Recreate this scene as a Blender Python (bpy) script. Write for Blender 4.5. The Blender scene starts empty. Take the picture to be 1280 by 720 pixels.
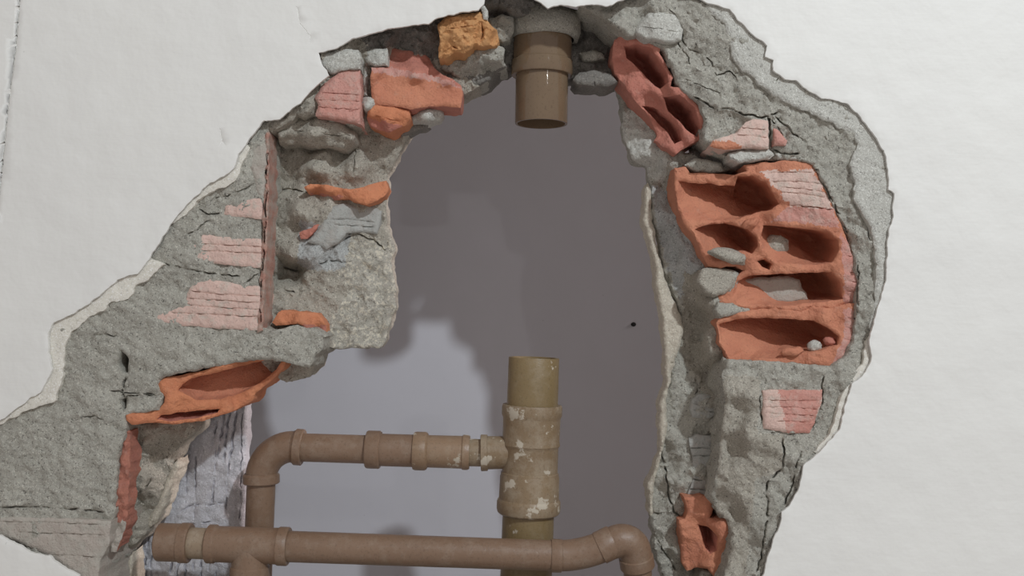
import bpy, bmesh, math, random
import numpy as np
from mathutils import Vector, Matrix, noise
from mathutils.geometry import delaunay_2d_cdt

random.seed(7)
C = bpy.context.scene.collection
SC = bpy.context.scene

# ------------------------------------------------------------------ camera
F_PX, CAM_Y = 1200.0, -1.08
PITCH, ROLL = math.radians(1.5), math.radians(2.7)
_f = Vector((0, math.cos(PITCH), math.sin(PITCH)))
_r0 = Vector((1, 0, 0))
_u0 = Vector((0, -math.sin(PITCH), math.cos(PITCH)))
_r = _r0 * math.cos(ROLL) + _u0 * math.sin(ROLL)
_u = -_r0 * math.sin(ROLL) + _u0 * math.cos(ROLL)
CAM = Vector((0, CAM_Y, 0))
cd = bpy.data.cameras.new('camera')
cam = bpy.data.objects.new('camera', cd)
C.objects.link(cam)
cam.matrix_world = Matrix(((_r.x, _u.x, -_f.x, CAM.x), (_r.y, _u.y, -_f.y, CAM.y), (_r.z, _u.z, -_f.z, CAM.z), (0, 0, 0, 1)))
cd.sensor_width = 36.0
cd.lens = 36.0 * F_PX / 1280.0
cd.clip_start = 0.01
SC.camera = cam

# ------------------------------------------------------------------ light
w = bpy.data.worlds.new('room_light')
SC.world = w
w.use_nodes = True
w.node_tree.nodes['Background'].inputs[0].default_value = (1.0, 0.935, 0.915, 1)
w.node_tree.nodes['Background'].inputs[1].default_value = 0.42
ld = bpy.data.lights.new('ceiling_lamp', 'POINT')
ld.energy = 152
ld.shadow_soft_size = 0.05
ld.color = (0.92, 1.0, 1.06)
lo = bpy.data.objects.new('ceiling_lamp', ld)
C.objects.link(lo)
lo.location = (1.07, -1.98, 1.58)
l2 = bpy.data.lights.new('back_fill_lamp', 'POINT')     # added unseen fill lamp, far right behind the wall, lifts the back wall's shade
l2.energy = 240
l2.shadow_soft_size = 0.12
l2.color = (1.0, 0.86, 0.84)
l2o = bpy.data.objects.new('back_fill_lamp', l2)
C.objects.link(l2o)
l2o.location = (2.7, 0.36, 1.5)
l3 = bpy.data.lights.new('streak_lamp', 'POINT')            # small unseen lamp, added only for the streak on the shiny pipe
l3.energy = 7
l3.shadow_soft_size = 0.02
l3o = bpy.data.objects.new('streak_lamp', l3)
C.objects.link(l3o)
l3o.location = (0.92, -2.2, 0.66)
vs = SC.view_settings
vs.view_transform = 'Standard'
vs.look = 'None'
vs.exposure = 0.0
vs.gamma = 1.0
vs.use_curve_mapping = False


# ------------------------------------------------------------------ helpers
def at(px, py, d):
    """a pixel of the 1280x720 photograph -> the point on the real plane Y = d"""
    v = _f + _r * ((px - 640) / F_PX) - _u * ((py - 360) / F_PX)
    return CAM + v * ((d - CAM_Y) / v.y)


_R = np.array(_r); _U = np.array(_u); _F = np.array(_f)


def at_np(px, py, d):
    v = _F[None] + _R[None] * ((px - 640) / F_PX)[:, None] - _U[None] * ((py - 360) / F_PX)[:, None]
    t = (d - CAM_Y) / v[:, 1]
    return np.array(CAM)[None] + v * t[:, None]


def mpx(d):
    return (d - CAM_Y) / F_PX


def tag(o, label=None, cat=None, group=None, kind=None):
    for k, v in (('label', label), ('category', cat), ('group', group), ('kind', kind)):
        if v:
            o[k] = v
    return o


def make_obj(name, verts, faces, mats, parent=None, mids=None, smooth=True, origin=None):
    verts = np.asarray(verts, dtype=float)
    c = np.array(origin) if origin is not None else verts.mean(axis=0)
    me = bpy.data.meshes.new(name)
    me.from_pydata((verts - c).tolist(), [], faces)
    for m in (mats if isinstance(mats, (list, tuple)) else [mats]):
        me.materials.append(m)
    if mids is not None:
        me.polygons.foreach_set('material_index', list(mids))
    if smooth:
        me.polygons.foreach_set('use_smooth', [True] * len(me.polygons))
    me.update()
    o = bpy.data.objects.new(name, me)
    C.objects.link(o)
    if parent is not None:
        o.parent = parent
        pl = Vector(parent.get('_at', (0, 0, 0)))
        o.location = Vector(c) - pl
        o['_at'] = tuple(float(x) for x in c)
    else:
        o.location = c
        o['_at'] = tuple(float(x) for x in c)
    return o


def empty(name, loc):
    o = bpy.data.objects.new(name, None)
    C.objects.link(o)
    o.location = loc
    o['_at'] = tuple(float(x) for x in loc)
    o.empty_display_size = 0.03
    return o


def inside(px, py, poly):
    poly = np.asarray(poly, float)
    x0, y0 = poly[:, 0], poly[:, 1]
    x1, y1 = np.roll(x0, -1), np.roll(y0, -1)
    r = np.zeros(len(px), bool)
    for a, b, c, d in zip(x0, y0, x1, y1):
        if b == d:
            continue
        m = ((b > py) != (d > py)) & (px < (c - a) * (py - b) / (d - b) + a)
        r ^= m
    return r


def dist_line(px, py, poly, closed=True):
    poly = np.asarray(poly, float)
    best = np.full(len(px), 1e9)
    n = len(poly)
    for i in range(n if closed else n - 1):
        a, b = poly[i], poly[(i + 1) % n]
        ab = b - a
        L = max(ab @ ab, 1e-9)
        t = np.clip(((px - a[0]) * ab[0] + (py - a[1]) * ab[1]) / L, 0, 1)
        best = np.minimum(best, np.hypot(px - a[0] - t * ab[0], py - a[1] - t * ab[1]))
    return best


def resample(poly, step, jag, closed=True, seed=0):
    out = []
    n = len(poly)
    for i in range(n if closed else n - 1):
        a, b = poly[i], poly[(i + 1) % n]
        L = math.hypot(b[0] - a[0], b[1] - a[1])
        k = max(1, int(round(L / step)))
        nx, ny = (-(b[1] - a[1]) / max(L, 1e-6), (b[0] - a[0]) / max(L, 1e-6))
        for j in range(k):
            t = j / k
            x, y = a[0] + (b[0] - a[0]) * t, a[1] + (b[1] - a[1]) * t
            q = noise.fractal(Vector((x * 0.09, y * 0.09, seed * 3.1 + 0.5)), 1.0, 2.0, 3) * jag * 1.3
            out.append((x + nx * q, y + ny * q))
    if not closed:
        out.append(tuple(poly[-1]))
    return out


_seed = [0]


def chunk(name, poly, mats, depth, back, parent=None, amp=0.002, freq=70.0, step=3.0, jag=1.2, cracks=(), holes=(), regions=(),
          bevel=0.002, bevel_px=4.0, edge_step=3.0, rough=0.002, smooth=True, ridged=False, cjag=1.5):
    """A solid broken piece: an outline (photo pixels, taken back to real planes) with a relief front, rough broken sides back to Y = back.
    depth: number or [(x, y, depth)...]; cracks: (line, half width px, depth m); holes: dict(poly, d, shift, taper, mat) hollows."""
    _seed[0] += 1
    sd = _seed[0]
    rnd = np.random.RandomState(sd)
    outer = resample(poly, edge_step, jag, True, sd)
    hp = [resample(h['poly'], edge_step, h.get('jag', 0.8), True, sd + 50 + i) for i, h in enumerate(holes)]
    loops = [outer] + hp
    P, E = [], []
    for L in loops:
        s = len(P)
        P += [tuple(p) for p in L]
        E += [(s + i, s + (i + 1) % len(L)) for i in range(len(L))]
    A = np.array(outer)
    x0, y0 = A.min(0); x1, y1 = A.max(0)
    gx, gy = np.meshgrid(np.arange(x0, x1 + step, step), np.arange(y0, y1 + step, step))
    gx = gx + (np.arange(gx.shape[0]) % 2)[:, None] * step * 0.5
    gx = gx.ravel() + rnd.uniform(-.28, .28, gx.size) * step
    gy = gy.ravel() + rnd.uniform(-.28, .28, gy.size) * step
    keep = inside(gx, gy, outer)
    gx, gy = gx[keep], gy[keep]
    do = dist_line(gx, gy, outer)
    keep = do > step * 0.5
    for h in hp:
        keep &= ~inside(gx, gy, h)
        keep &= dist_line(gx, gy, h) > step * 0.5
    crk = []
    for line, hw, cdp in cracks:
        rs = np.array(resample(line, max(1.6, hw), (0.45 if hw == 1.15 else cjag) if hw < 2.1 else hw * .5, False, sd + 9 + len(crk)))
        keep &= dist_line(gx, gy, rs, False) > hw * 1.25
        tn = np.gradient(rs, axis=0)
        tn /= np.maximum(np.hypot(tn[:, 0], tn[:, 1]), 1e-6)[:, None]
        nn = np.stack([-tn[:, 1], tn[:, 0]], 1)
        taper = np.minimum(1, np.minimum(np.arange(len(rs)), np.arange(len(rs))[::-1]) / 4.0 + 0.25)
        wob = [noise.fractal(Vector((p[0] * .11, p[1] * .11, sd + 3.3)), 1, 2, 3) for p in rs]
        crk += [(p[0], p[1], cdp * t * min(1.25, max(0.45 if hw == 1.15 else 0.9 if hw > 2.1 else 0.03, 0.62 + 1.5 * q))) for p, t, q in zip(rs, taper, wob)]
        for s in (-1, 1):
            crk += [(p[0] + s * n_[0] * hw * (1 + .9 * q * s), p[1] + s * n_[1] * hw * (1 + .9 * q * s), 0.0) for p, n_, q in zip(rs, nn, wob)]
    gx, gy = gx[keep], gy[keep]
    ex = np.zeros(len(gx))
    if crk:
        c = np.array(crk)
        k = inside(c[:, 0], c[:, 1], outer) & (dist_line(c[:, 0], c[:, 1], outer) > 0.6)
        for h in hp:
            k &= ~inside(c[:, 0], c[:, 1], h) & (dist_line(c[:, 0], c[:, 1], h) > 0.6)
        c = c[k]
        gx = np.concatenate([gx, c[:, 0]]); gy = np.concatenate([gy, c[:, 1]]); ex = np.concatenate([ex, c[:, 2]])
    nb = len(P)
    P += list(zip(gx.tolist(), gy.tolist()))
    ex = np.concatenate([np.zeros(nb), ex])
    vo, eo, fo, ov, oe, of = delaunay_2d_cdt([Vector(p) for p in P], E, [], 0, 1e-4)
    V = np.array([tuple(v) for v in vo])
    px, py = V[:, 0], V[:, 1]
    exv = np.array([max((ex[j] for j in l), default=0.0) for l in ov])
    T = np.array([f for f in fo if len(f) == 3])
    cx, cy = px[T].mean(1), py[T].mean(1)
    keep = inside(cx, cy, outer)
    for h in hp:
        keep &= ~inside(cx, cy, h)
    T = T[keep]
    # depth field
    if isinstance(depth, (int, float)):
        d = np.full(len(px), float(depth))
    else:
        c = np.array(depth, float)
        r2 = (px[:, None] - c[None, :, 0]) ** 2 + (py[:, None] - c[None, :, 1]) ** 2 + 30.0
        wt = r2 ** -1.7
        d = (wt * c[None, :, 2]).sum(1) / wt.sum(1)
    dl = dist_line(px, py, outer)
    for h in hp:
        dl = np.minimum(dl, dist_line(px, py, h))
    d = d + bevel * np.clip(1 - dl / bevel_px, 0, 1) ** 2
    W = at_np(px, py, d)
    nz = np.zeros(len(px))
    fine = 0.00075 if name.startswith('brick') else 0.0
    if name.startswith('brick'):
        bevel *= 0.6
    if amp > 0:
        off = Vector((sd * 1.7, 0, sd * .9))
        for i in range(len(px)):
            q = Vector(W[i]) * freq + off
            q.y = sd * 0.37
            v = noise.fractal(q, 0.62 if ridged else 0.85, 2.1, 5)
            if ridged:
                v = v - 0.6 * abs(noise.noise(q * 2.3)) + 0.25
            if fine:
                v += fine / amp * (noise.fractal(Vector(W[i]) * 190 + off, 0.6, 2.0, 3) - 0.35 * max(0.0, noise.noise(Vector(W[i]) * 95 + off)) * 3)
            nz[i] = v
    d = d - amp * nz + exv
    W = at_np(px, py, d)
    verts = W.tolist()
    faces, mids = [], []
    # keep the winding so that normals face the viewer (-Y)
    for t in T:
        a, b, c_ = (W[i] for i in t)
        n = np.cross(b - a, c_ - a)
        faces.append(tuple(int(i) for i in (t if n[1] < 0 else t[::-1])))
    cx, cy = px[T].mean(1), py[T].mean(1)
    mi = np.zeros(len(T), int)
    for rp, idx in regions:
        j = np.array([noise.fractal(Vector((x * .12, y * .12, sd)), 1, 2, 3) for x, y in zip(cx, cy)]) * 3.0
        mi[inside(cx + j, cy - j, rp)] = idx
    mids = mi.tolist()
    # boundary edges
    cnt = {}
    for f in faces:
        for i in range(3):
            a, b = f[i], f[(i + 1) % 3]
            cnt[(a, b)] = 1
    bnd = [(a, b) for (a, b) in cnt if (b, a) not in cnt]
    if bnd:
        mx = np.array([(px[a] + px[b]) / 2 for a, b in bnd]); my = np.array([(py[a] + py[b]) / 2 for a, b in bnd])
        D = np.stack([dist_line(mx, my, L) for L in loops])
        cls = D.argmin(0)
        # outer sides
        nr = max(1, int(abs(back - d.mean()) / 0.012))
        ring = {}

        def get(v, k):
            if (v, k) not in ring:
                p = W[v]
                t = k / nr
                y = p[1] + (back - p[1]) * t
                q = Vector((p[0] * 60, y * 60, p[2] * 60))
                s = rough * (1 if k else 0)
                ring[(v, k)] = len(verts)
                verts.append((p[0] + s * noise.fractal(q, 1, 2, 3), y, p[2] + s * noise.fractal(q + Vector((9, 9, 9)), 1, 2, 3)))
            return ring[(v, k)]
        for (a, b), c_ in zip(bnd, cls):
            if c_ != 0:
                continue
            for k in range(nr):
                faces.append((get(b, k), get(a, k), get(a, k + 1), get(b, k + 1)))
                mids.append(0)
        # hollows
        for hi, h in enumerate(holes):
            if h.get('d') is None:
                continue
            L = np.array(hp[hi])
            cc = np.array(h.get('c', L.mean(0)), float)
            prof = h.get('prof', [(1.0, 0.0), (1.0, .22), (.98, .5), (.94, .76), (.84, .93), (.66, 1.0), (.42, 1.02), (.18, 1.02)])
            tx, ty = h.get('tilt', (0.58, 0.38))
            hx, hy_ = np.abs(L - cc).max(0)
            dmean = float(np.mean([d[a] for (a, b), q in zip(bnd, cls) if q == hi + 1]))
            sx, sy = h.get('shift', (0, 0))
            hm = h.get('mat', 0)
            hr = {}

            def hget(v, k):
                if (v, k) not in hr:
                    s, t = prof[k]
                    tt = min(1.0, t) ** 1.5
                    sf = 1 + (tx * (px[v] - cc[0]) / hx - ty * (py[v] - cc[1]) / hy_) * s
                    dd = d[v] * (1 - tt) + dmean * tt + h['d'] * t * sf
                    pxx = cc[0] + (px[v] - cc[0]) * s + sx * min(t, 1)
                    pyy = cc[1] + (py[v] - cc[1]) * s + sy * min(t, 1)
                    # keep real size while going deeper: work from the front plane straight back
                    p0 = at(pxx, pyy, d[v])
                    q = Vector((p0.x * 90, dd * 90, p0.z * 90))
                    jj = (0.0012 if 0 < k else 0) * noise.fractal(q, 1, 2, 2)
                    hr[(v, k)] = len(verts)
                    verts.append((p0.x + jj, dd + jj, p0.z + jj))
                return hr[(v, k)]
            cen = None
            for (a, b), c_ in zip(bnd, cls):
                if c_ != hi + 1:
                    continue
                for k in range(len(prof) - 1):
                    faces.append((hget(b, k), hget(a, k), hget(a, k + 1), hget(b, k + 1)))
                    mids.append(hm)
                if cen is None:
                    cen = len(verts)
                    p0 = at(cc[0] + sx, cc[1] + sy, dmean)
                    verts.append((p0.x, dmean + h['d'] * 1.02, p0.z))
                k = len(prof) - 1
                faces.append((hget(b, k), hget(a, k), cen))
                mids.append(hm)
    used = sorted({i for f in faces for i in f})
    mp = {v: i for i, v in enumerate(used)}
    verts = [verts[i] for i in used]
    faces = [tuple(mp[i] for i in f) for f in faces]
    o = make_obj(name, verts, faces, mats, parent, mids, smooth)
    me = o.data
    # sharp ridge between front and sides
    if smooth:
        bm = bmesh.new(); bm.from_mesh(me)
        for e in bm.edges:
            if len(e.link_faces) == 2 and e.link_faces[0].normal.angle(e.link_faces[1].normal, 0) > 0.95:
                e.smooth = False
        bm.to_mesh(me); bm.free()
    return o


# ------------------------------------------------------------------ materials
def mat(name, rough=0.8):
    m = bpy.data.materials.new(name)
    m.use_nodes = True
    nt = m.node_tree
    b = nt.nodes['Principled BSDF']
    b.inputs['Roughness'].default_value = rough
    tc = nt.nodes.new('ShaderNodeTexCoord')
    geo = nt.nodes.new('ShaderNodeNewGeometry')
    return m, nt, b, geo.outputs['Position']


def n_noise(nt, co, scale, detail=4.0, rough=0.6):
    n = nt.nodes.new('ShaderNodeTexNoise')
    n.inputs['Scale'].default_value = scale
    n.inputs['Detail'].default_value = detail
    n.inputs['Roughness'].default_value = rough
    nt.links.new(co, n.inputs['Vector'])
    return n.outputs['Fac']


def n_ramp(nt, fac, a, b):
    r = nt.nodes.new('ShaderNodeMapRange')
    r.inputs['From Min'].default_value = a
    r.inputs['From Max'].default_value = b
    nt.links.new(fac, r.inputs['Value'])
    return r.outputs['Result']


def n_mix(nt, fac, a, b):
    m = nt.nodes.new('ShaderNodeMix')
    m.data_type = 'RGBA'
    if isinstance(fac, float):
        m.inputs['Factor'].default_value = fac
    else:
        nt.links.new(fac, m.inputs['Factor'])
    for s, v in ((m.inputs[6], a), (m.inputs[7], b)):
        if isinstance(v, (tuple, list)):
            s.default_value = (*v, 1)
        else:
            nt.links.new(v, s)
    return m.outputs[2]


def n_math(nt, op, a, b):
    m = nt.nodes.new('ShaderNodeMath')
    m.operation = op
    for s, v in ((m.inputs[0], a), (m.inputs[1], b)):
        if isinstance(v, (int, float)):
            s.default_value = v
        else:
            nt.links.new(v, s)
    return m.outputs[0]


def n_bump(nt, b, h, dist, strength=1.0):
    n = nt.nodes.new('ShaderNodeBump')
    n.inputs['Distance'].default_value = dist
    n.inputs['Strength'].default_value = strength
    nt.links.new(h, n.inputs['Height'])
    nt.links.new(n.outputs[0], b.inputs['Normal'])


def make_mortar(name, c1, c2, speck, light=None, lightamt=(0.62, 0.7), bump=0.0021):
    m, nt, b, co = mat(name, 0.95)
    big = n_ramp(nt, n_noise(nt, co, 28, 3), 0.35, 0.65)
    col = n_mix(nt, big, c1, c2)
    grain = n_noise(nt, co, 330, 4, 0.75)
    col = n_mix(nt, n_ramp(nt, grain, 0.565, 0.65), col, speck)
    sand = n_noise(nt, co, 700, 2, 0.5)
    col = n_mix(nt, n_math(nt, 'MULTIPLY', n_ramp(nt, sand, 0.56, 0.7), 0.6), col, tuple(min(1, v * 1.85) for v in c1))
    if light:
        ln = n_noise(nt, co, 160, 5, 0.75)
        col = n_mix(nt, n_ramp(nt, ln, *lightamt), col, light)
    nt.links.new(col, b.inputs['Base Color'])
    h = n_math(nt, 'ADD', n_math(nt, 'MULTIPLY', grain, -1.0), n_math(nt, 'MULTIPLY', n_noise(nt, co, 120, 5, 0.6), 1.5))
    n_bump(nt, b, h, bump, 1.0)
    return m


M = {}
M['mortar'] = make_mortar('mortar', (0.44, 0.422, 0.365), (0.375, 0.358, 0.308), (0.11, 0.104, 0.09))
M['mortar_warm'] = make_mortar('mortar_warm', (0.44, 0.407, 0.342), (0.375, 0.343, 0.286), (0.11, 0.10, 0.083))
M['mortar_pale'] = make_mortar('mortar_pale', (0.57, 0.56, 0.505), (0.51, 0.50, 0.45), (0.27, 0.26, 0.235))
M['mortar_blue'] = make_mortar('mortar_blue', (0.47, 0.475, 0.455), (0.41, 0.415, 0.40), (0.15, 0.15, 0.145))
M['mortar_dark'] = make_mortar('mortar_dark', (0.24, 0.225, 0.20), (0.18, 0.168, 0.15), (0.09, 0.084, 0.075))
M['mortar_speck'] = make_mortar('mortar_speck', (0.45, 0.425, 0.365), (0.39, 0.365, 0.31), (0.14, 0.13, 0.11), (0.66, 0.61, 0.50), (0.52, 0.58))
M['skim'] = make_mortar('skim', (0.74, 0.705, 0.62), (0.68, 0.645, 0.565), (0.52, 0.495, 0.43), bump=0.0008)
M['beige'] = make_mortar('beige_edge', (0.64, 0.575, 0.47), (0.56, 0.50, 0.405), (0.42, 0.37, 0.30))


def make_brick_raw(name, c1, c2, dust):
    m, nt, b, co = mat(name, 0.9)
    col = n_mix(nt, n_ramp(nt, n_noise(nt, co, 45, 4), 0.35, 0.65), c1, c2)
    col = n_mix(nt, n_math(nt, 'MULTIPLY', n_ramp(nt, n_noise(nt, co, 90, 6, 0.75), 0.55, 0.75), 0.55), col, dust)
    sp = n_noise(nt, co, 500, 2, 0.6)
    col = n_mix(nt, n_math(nt, 'MULTIPLY', n_ramp(nt, sp, 0.58, 0.7), 0.4), col, tuple(v * 0.55 for v in c2))
    nt.links.new(col, b.inputs['Base Color'])
    h = n_math(nt, 'ADD', n_math(nt, 'MULTIPLY', sp, 0.4), n_noise(nt, co, 160, 5, 0.65))
    n_bump(nt, b, h, 0.0026, 1.0)
    return m


M['brick_raw'] = make_brick_raw('brick_broken', (0.61, 0.255, 0.15), (0.54, 0.21, 0.125), (0.58, 0.33, 0.23))
M['brick_red'] = make_brick_raw('brick_red', (0.56, 0.225, 0.165), (0.50, 0.19, 0.14), (0.55, 0.34, 0.27))
M['brick_dusty'] = make_brick_raw('brick_dusty', (0.46, 0.19, 0.13), (0.40, 0.16, 0.115), (0.44, 0.33, 0.27))
M['brick_vivid'] = make_brick_raw('brick_vivid', (0.66, 0.26, 0.13), (0.60, 0.225, 0.115), (0.60, 0.30, 0.17))


def make_brick_face(name, c1, c2, smear, amt):
    m, nt, b, co = mat(name, 0.9)
    col = n_mix(nt, n_ramp(nt, n_noise(nt, co, 40, 4), 0.35, 0.65), c1, c2)
    col = n_mix(nt, n_math(nt, 'MULTIPLY', n_ramp(nt, n_noise(nt, co, 75, 6, 0.7), *amt), 0.8), col, smear)
    sp = n_noise(nt, co, 480, 2, 0.6)
    col = n_mix(nt, n_math(nt, 'MULTIPLY', n_ramp(nt, sp, 0.58, 0.7), 0.45), col, tuple(v * 0.5 for v in c2))
    nt.links.new(col, b.inputs['Base Color'])
    n_bump(nt, b, n_math(nt, 'ADD', sp, n_noise(nt, co, 140, 4, 0.6)), 0.0012, 1.0)
    return m


M['face_pink'] = make_brick_face('brick_face_pink', (0.68, 0.49, 0.42), (0.62, 0.435, 0.37), (0.52, 0.47, 0.40), (0.50, 0.68))
M['face_rose'] = make_brick_face('brick_face_rose', (0.58, 0.30, 0.25), (0.54, 0.25, 0.20), (0.56, 0.40, 0.34), (0.48, 0.68))
M['face_grey'] = make_brick_face('brick_face_grey', (0.42, 0.42, 0.39), (0.36, 0.36, 0.335), (0.42, 0.38, 0.34), (0.5, 0.7))
M['face_dusty'] = make_brick_face('brick_face_dusty', (0.44, 0.385, 0.335), (0.41, 0.36, 0.312), (0.42, 0.395, 0.342), (0.42, 0.60))
M['face_strip'] = make_brick_face('brick_edge_strip', (0.46, 0.27, 0.21), (0.36, 0.17, 0.13), (0.38, 0.32, 0.27), (0.42, 0.58))


def make_paint(name, c1, c2, bump):
    m, nt, b, co = mat(name, 0.62)
    col = n_mix(nt, n_ramp(nt, n_noise(nt, co, 5, 4, 0.6), 0.3, 0.7), c1, c2)
    mp = nt.nodes.new('ShaderNodeMapping')
    mp.inputs['Scale'].default_value = (2.0, 1.0, 14.0)
    nt.links.new(co, mp.inputs['Vector'])
    st = n_noise(nt, mp.outputs[0], 9, 5, 0.65)
    col = n_mix(nt, n_math(nt, 'MULTIPLY', n_ramp(nt, st, 0.62, 0.78), 0.10), col, tuple(v * 0.86 for v in c1))
    sp = n_noise(nt, co, 150, 2, 0.5)
    col = n_mix(nt, n_math(nt, 'MULTIPLY', n_ramp(nt, sp, 0.76, 0.80), 0.35), col, tuple(v * 0.6 for v in c1))
    nt.links.new(col, b.inputs['Base Color'])
    n_bump(nt, b, n_math(nt, 'ADD', n_math(nt, 'MULTIPLY', n_noise(nt, co, 16, 4, 0.55), 2.0), n_math(nt, 'MULTIPLY', st, 0.2)), bump, 1.0)
    return m


M['paint'] = make_paint('white_paint', (0.78, 0.77, 0.728), (0.752, 0.742, 0.705), 0.0016)
M['paint_back'] = make_paint('lavender_paint', (0.60, 0.59, 0.63), (0.58, 0.57, 0.605), 0.00025)
M['block_lavender'] = make_mortar('block_lavender', (0.63, 0.615, 0.645), (0.56, 0.545, 0.573), (0.44, 0.43, 0.445), bump=0.0014)
M['wood'] = make_brick_raw('yellow_brick', (0.62, 0.34, 0.15), (0.55, 0.26, 0.10), (0.66, 0.42, 0.22))
m, nt, b, co = mat('hole_shade_black', 0.9)
b.inputs['Base Color'].default_value = (0.02, 0.02, 0.02, 1)
M['hole_shade'] = m  # flat black colour stands for the shade inside the nail hole


def make_pvc(name, c1, c2, dustc, amt, cement=None, rough=0.38, bump=0.0007):
    m, nt, b, co = mat(name, rough)
    col = n_mix(nt, n_ramp(nt, n_noise(nt, co, 14, 3), 0.35, 0.65), c1, c2)
    d = n_noise(nt, co, 55, 6, 0.72)
    df = n_math(nt, 'MULTIPLY', n_ramp(nt, d, *amt), 0.75)
    col = n_mix(nt, df, col, dustc)
    sp = n_noise(nt, co, 420, 2, 0.6)
    col = n_mix(nt, n_math(nt, 'MULTIPLY', n_ramp(nt, sp, 0.57, 0.68), 0.35), col, tuple(v * 0.5 for v in c2))
    if cement:
        cf = n_ramp(nt, n_noise(nt, co, 38, 7, 0.62), *cement)
        col = n_mix(nt, cf, col, (0.50, 0.44, 0.35))
        df = n_math(nt, 'MAXIMUM', df, cf)
    nt.links.new(col, b.inputs['Base Color'])
    nt.links.new(n_math(nt, 'ADD', n_math(nt, 'MULTIPLY', df, 0.5), rough), b.inputs['Roughness'])
    n_bump(nt, b, n_math(nt, 'ADD', n_math(nt, 'MULTIPLY', sp, 0.15), d), bump, 1.0)
    return m


M['pvc'] = make_pvc('brown_pvc', (0.235, 0.150, 0.098), (0.205, 0.128, 0.082), (0.30, 0.225, 0.165), (0.48, 0.75))
M['pvc_dark'] = make_pvc('brown_pvc_shiny', (0.20, 0.140, 0.088), (0.18, 0.122, 0.076), (0.25, 0.19, 0.135), (0.60, 0.8), None, 0.075, 0.0001)
M['pvc_olive'] = make_pvc('olive_brown_pvc', (0.245, 0.175, 0.085), (0.21, 0.148, 0.07), (0.29, 0.225, 0.14), (0.5, 0.75), (0.66, 0.69))
M['pvc_cement'] = make_pvc('cement_splashed_pvc', (0.255, 0.180, 0.105), (0.225, 0.155, 0.09), (0.34, 0.275, 0.195), (0.42, 0.66), (0.575, 0.60))


# ------------------------------------------------------------------ back wall (smooth painted) and the leaf of rough blockwork before it
YB = 0.55


def slab(name, x0, x1, z0, z1, y0, y1, m, parent=None):
    v = [(x, y, z) for x in (x0, x1) for y in (y0, y1) for z in (z0, z1)]
    f = [(0, 1, 3, 2), (4, 6, 7, 5), (0, 4, 5, 1), (2, 3, 7, 6), (0, 2, 6, 4), (1, 5, 7, 3)]
    return make_obj(name, v, f, m, parent, smooth=False)


wb = slab('wall_back', -2.0, 2.0, -1.5, 1.6, YB, YB + 0.1, M['paint_back'])
tag(wb, 'smooth lavender grey painted wall seen through the hole', kind='structure')
hole_pts = [(792 + 3.2 * math.cos(a), 405.5 + 2.8 * math.sin(a)) for a in [i * math.pi / 5 for i in range(10)]]
chunk('nail_hole_shade', hole_pts, M['hole_shade'], YB - 0.0012, YB + 0.002, wb, amp=0, step=1.5, jag=0.2, edge_step=2, bevel=0.0005)

# rough grooved blockwork behind the left jamb
gl = []
for gx0 in (262, 272, 281, 289, 298):
    gl.append(([(gx0, 508), (gx0 - 4 + random.uniform(-2, 2), 545), (gx0 - 9, 575 + random.uniform(-12, 12))], 2.0, 0.006))
for gx0 in (236, 246, 270, 286):
    gl.append(([(gx0, 580 + random.uniform(-25, 10)), (gx0 - 4, 640 + random.uniform(-15, 15))], 1.6, 0.004))
for gx0 in (168, 175, 183, 190):
    gl.append(([(gx0 + 4, 655), (gx0, 690), (gx0 - 3, 735)], 1.9, 0.005))
for gx0 in (215, 224, 233, 243, 252, 262, 272):
    gl.append(([(gx0, 697), (gx0 - 3, 740)], 1.8, 0.005))
gl += [([(225, 641), (243, 630), (262, 632), (280, 628)], 2.0, 0.005), ([(262, 600), (284, 596), (292, 585)], 1.6, 0.004),
       ([(303, 505), (302, 560), (300, 650)], 1.0, 0.004), ([(210, 668), (235, 655), (275, 652)], 1.6, .004)]
rb = chunk('wall_inner', [(60, 480), (310, 500), (308, 560), (306, 640), (304, 780), (60, 780)], M['block_lavender'],
           0.154, 0.176, None, amp=0.004, freq=42, step=2.6, jag=0.6, cracks=gl, bevel=0.003)
tag(rb, 'unplastered grey lavender blockwork with vertical grooves behind the pipes', kind='structure')

# ------------------------------------------------------------------ front wall: paint layer
HOLE = [(-60, 560), (-60, 545), (0, 526), (25, 507), (50, 490), (65, 462), (60, 442), (60, 417), (67, 402), (87, 395), (110, 380), (130, 365), (146, 349),
        (172, 342), (186, 324), (200, 302), (222, 268), (240, 249), (262, 228), (280, 220), (293, 209), (300, 190), (310, 175), (330, 151), (350, 149),
        (375, 128), (390, 112), (412, 94), (402, 80), (398, 66), (420, 60), (442, 47), (465, 42), (490, 35), (515, 31), (535, 29), (550, 21),
        (572, 16), (598, 12), (604, 5), (607, -14), (640, -18), (660, -6), (672, 2), (685, 10), (700, 5), (720, 9), (735, 5), (760, 7), (775, 1), (800, -10), (860, -9),
        (880, 1), (912, 12), (925, 27), (940, 42), (959, 57), (957, 70), (967, 75), (967, 87), (982, 99), (995, 100), (1012, 114), (1027, 122),
        (1060, 130), (1075, 145), (1090, 165), (1105, 188), (1111, 212), (1111, 237), (1117, 242), (1117, 272), (1110, 292), (1109, 330), (1107, 352), (1100, 377),
        (1092, 402), (1087, 425), (1090, 445), (1082, 465), (1065, 480), (1057, 505), (1050, 537), (1022, 567), (1005, 582), (1000, 607),
        (987, 632), (978, 640), (976, 656), (969, 667), (965, 685), (958, 702), (953, 722), (946, 770), (100, 770), (99, 720), (82, 712), (62, 695), (37, 690),
        (25, 682), (0, 670), (-60, 655)]
OUT = [(-760, -760), (2040, -760), (2040, 1480), (-760, 1480)]
hairline = [([(27, -20), (20, 60), (11, 130), (4, 200), (-2, 260)], 0.7, 0.0012),
            ([(372, 10), (374, 28), (388, 45)], 0.6, 0.0006), ([(275, 162), (278, 176)], 0.6, 0.0006)]


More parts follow.
